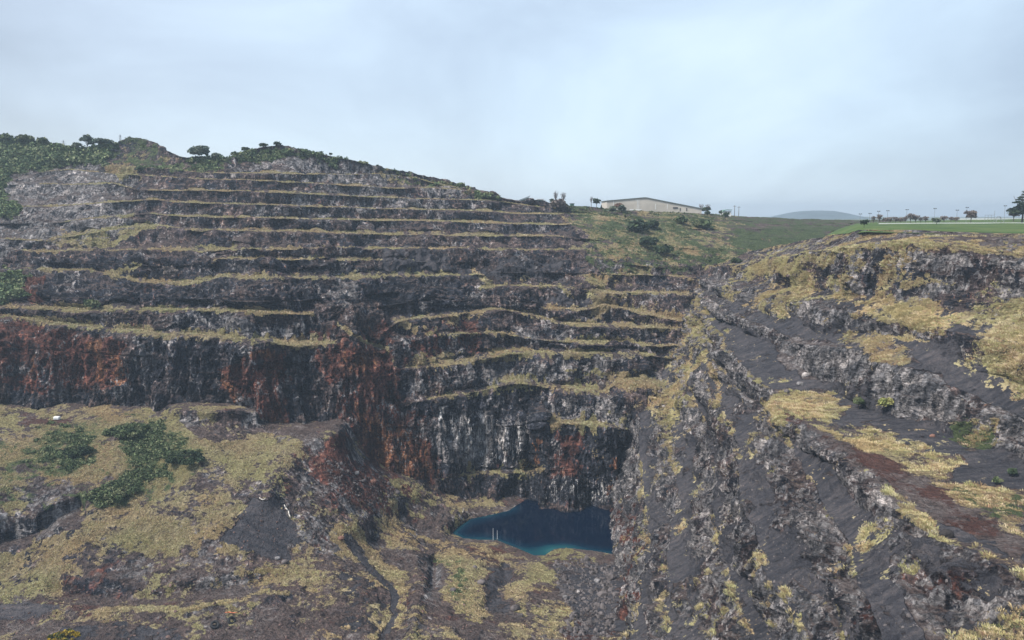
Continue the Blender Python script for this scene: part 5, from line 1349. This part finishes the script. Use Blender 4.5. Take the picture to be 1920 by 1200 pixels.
MB().tube((-5, 0, 4.5), (2.5, 0, 4.5), .12).tube((-5, 0, 2.6), (2.5, 0, 2.6), .10).build('rail', M_GREY, e_)
PXs = np.arange(1648, 2120, 8.0)
A_ = at(PXs, np.interp(PXs, [1540, 1620, 1750, 1920, 2160], [424, 420, 419, 418.5, 418]) + 0.4, 598.0)
mb = MB()
for a_, b_ in zip(A_[:-1], A_[1:]):
    c = (a_ + b_) / 2; mb.box((c[0], c[1], c[2] + 0.30), (abs(b_[0] - a_[0]) + .02, .5, 0.85))
o = mb.build('low_wall', M_WHITE); tag(o, 'long low white wall running across the green lawn', 'wall')
mb = MB(); A_ = at(np.arange(1795, 2120, 9.0), 411.5, 772.0)
for a_, b_ in zip(A_[:-1], A_[1:]): c = (a_ + b_) / 2; mb.box((c[0], c[1], c[2] + .4), (abs(b_[0] - a_[0]) + .02, .5, 1.3))
o = mb.build('low_wall', M_WHITE); tag(o, 'short far white wall behind the lone round tree', 'wall')

# ---- poles and pylons
def pylon(px, pyb, pyt, Y, lab):
    g = Vector(at(px, pyb, Y)); h = (pyb - pyt) * Y / F
    e_ = empty('pylon', g, lab, 'pylon'); m = MB(); b_ = h * .16
    for sx in (-1, 1):
        for sy in (-1, 1): m.tube((sx * b_, sy * b_, -2), (sx * .15, sy * .15, h), .14, .08, 4)
    for k_ in range(5):
        z0, z1 = h * k_ / 5, h * (k_ + 1) / 5; r0, r1 = b_ * (1 - k_ / 5) + .1, b_ * (1 - (k_ + 1) / 5) + .1
        m.tube((-r0, -r0, z0), (r1, -r1, z1), .07, n=4).tube((r0, -r0, z0), (-r1, -r1, z1), .07, n=4)
    m.build('lattice', M_GREY, e_)
    for z_, l_ in ((.70, .30), (.86, .22)): MB().tube((-l_ * h, 0, z_ * h), (l_ * h, 0, z_ * h), .11, n=4).build('crossarm', M_GREY, e_)
pylon(120, 282, 264, 640, 'small lattice pylon left of the eucalyptus trees')
pylon(226, 266, 253, 660, 'small lattice pylon poking up behind the grassy knoll')
def pole(px, pyb, pyt, Y, lab):
    g = Vector(at(px, pyb, Y)); h = (pyb - pyt) * Y / F
    e_ = empty('utility_pole', g, lab, 'utility pole', 'wooden power poles by the small house')
    MB().tube((0, 0, -1), (0, 0, h), .28, .18).build('pole', M_BARK, e_); MB().box((0, 0, h * .88), (3.0, .2, .25)).build('crossarm', M_BARK, e_)
pole(1377, 403, 385, 720, 'left one of the two power poles right of the small house')
pole(1385, 404, 387, 730, 'right one of the two power poles right of the small house')

# ---- buildings on the rim
Y = 715.0; k = Y / F
g = Vector(at(1138, 393, Y))
e_ = empty('industrial_shed', g, 'long beige industrial shed with a low gable roof on the far rim', 'warehouse')
X1, XA, X2 = 0.0, 71 * k, 176 * k; zL, zA, zR = 16 * k, 22 * k, 1.5 * k
MB().prism([(X1, -4), (X2, -4), (X2, zR), (XA, zA), (X1, zL)], 0, 45).build('wall', M_BEIGE, e_)
MB().prism([(X1 - .8, zL - .1), (X1 - .8, zL + .35), (XA, zA + .45), (X2 + 1, zR + .35), (X2 + 1, zR - .1), (XA, zA + .02)], -.7, 45.7).build('roof', M_ROOF, e_)
for x_ in (12, 56, 59, 90, 112): MB().box((x_ * k, -.12, 2.6), (.45, .2, 12.5 if x_ < 70 else 5)).build('downpipe', M_WHITE, e_)
mb = MB()
for x_ in np.arange(2, 128, 1.9): mb.box((x_ * k, -.04, 0.8), (.12, .1, 8.0 if x_ < 110 else 4.0))
mb.build('cladding_ribs', M_BEIGE, e_)
MB().box((127 * k, -.15, 3.2 * k), (9 * k, .3, 2.6 * k)).build('sign_board', M_DGREY, e_)
for x_ in (136, 148): MB().box((x_ * k, -.15, 0.3 * k), (1.8 * k, .2, 5.2 * k)).build('door', M_DGREY, e_)
# pale yard wall in front
o = MB().box((0, 0, 0), (22 * k, .5, 1.6)).build('yard_wall', M_WHITE); o.location = Vector(at(1192, 394, 705)); tag(o, 'short white yard wall in front of the beige shed', 'wall')

Y = 700.0; k = Y / F; g = Vector(at(975, 380, Y))
e_ = empty('green_building', g, 'green clad building with an upswept roof on the rim, left of the thicket', 'building')
MB().prism([(-4 * k, -6), (25 * k, -6), (25 * k, 8 * k), (17 * k, 8 * k), (16.5 * k, 10 * k), (0, 4 * k), (-4 * k, 2 * k)], 0, 14).build('wall', M_TEAL, e_)
MB().prism([(-2 * k, 4.0 * k), (-2 * k, 4.8 * k), (19 * k, 12.8 * k), (19 * k, 12.1 * k)], -1, 15).build('roof', M_ROOF, e_)
MB().box((20.5 * k, 7, 8.3 * k), (9.5 * k, 15, .6 * k)).build('flat_roof', M_WHITE, e_)
g = Vector(at(1013, 380, Y))
e_ = empty('small_hut', g, 'small flat roofed hut right of the green building', 'hut')
MB().box((0, 3, 0.5), (12 * k, 6, 9 * k)).build('wall', M_TEAL, e_); MB().box((0, 3, 5.2 * k + .6), (14 * k, 7.5, .9 * k)).build('roof', M_WHITE, e_)
g = Vector(at(1073, 385, Y)); e_ = empty('low_hut', g, 'low grey green hut between the thicket and the dark round tree', 'hut')
MB().box((0, 3, 0), (7 * k, 6, 6 * k)).build('wall', M_TEAL, e_); MB().box((0, 3, 3.4 * k), (9 * k, 7, .6 * k)).build('roof', M_ROOF, e_)
Y = 730.0; k = Y / F; g = Vector(at(1363, 403, Y))
e_ = empty('small_house', g, 'small pale house with a curved green roof near the power poles', 'house')
MB().box((0, 4, 2.4 * k), (16 * k, 8, 10 * k)).build('wall', M_WHITE, e_)
MB().prism([(-9 * k, 6 * k), (-6 * k, 8.8 * k), (0, 10 * k), (9 * k, 9.6 * k), (9 * k, 8.6 * k), (0, 9 * k), (-6 * k, 7.6 * k), (-9 * k, 5.2 * k)], -1, 9).build('roof', M_TEAL, e_)
MB().box((3 * k, -.1, 3.5 * k), (3 * k, .2, 3 * k)).build('window', M_GLASS, e_)

# ------------------------------------------------------------------ air
hz = MB().box((0, 2000, -45), (9000, 7600, 250.0)).build('haze', mat_new('haze_air'))
m = hz.data.materials[0]; t_ = m.node_tree
o_ = t_.nodes.new('ShaderNodeOutputMaterial'); v_ = t_.nodes.new('ShaderNodeVolumePrincipled')
v_.inputs['Color'].default_value = (0.70, 0.85, 1.0, 1); v_.inputs['Density'].default_value = 0.00016; v_.inputs['Anisotropy'].default_value = 0.2
t_.links.new(v_.outputs[0], o_.inputs['Volume'])
tag(hz, kind='stuff', label='thin bluish air between the viewer and the far wall')
C.cycles.volume_bounces = 0
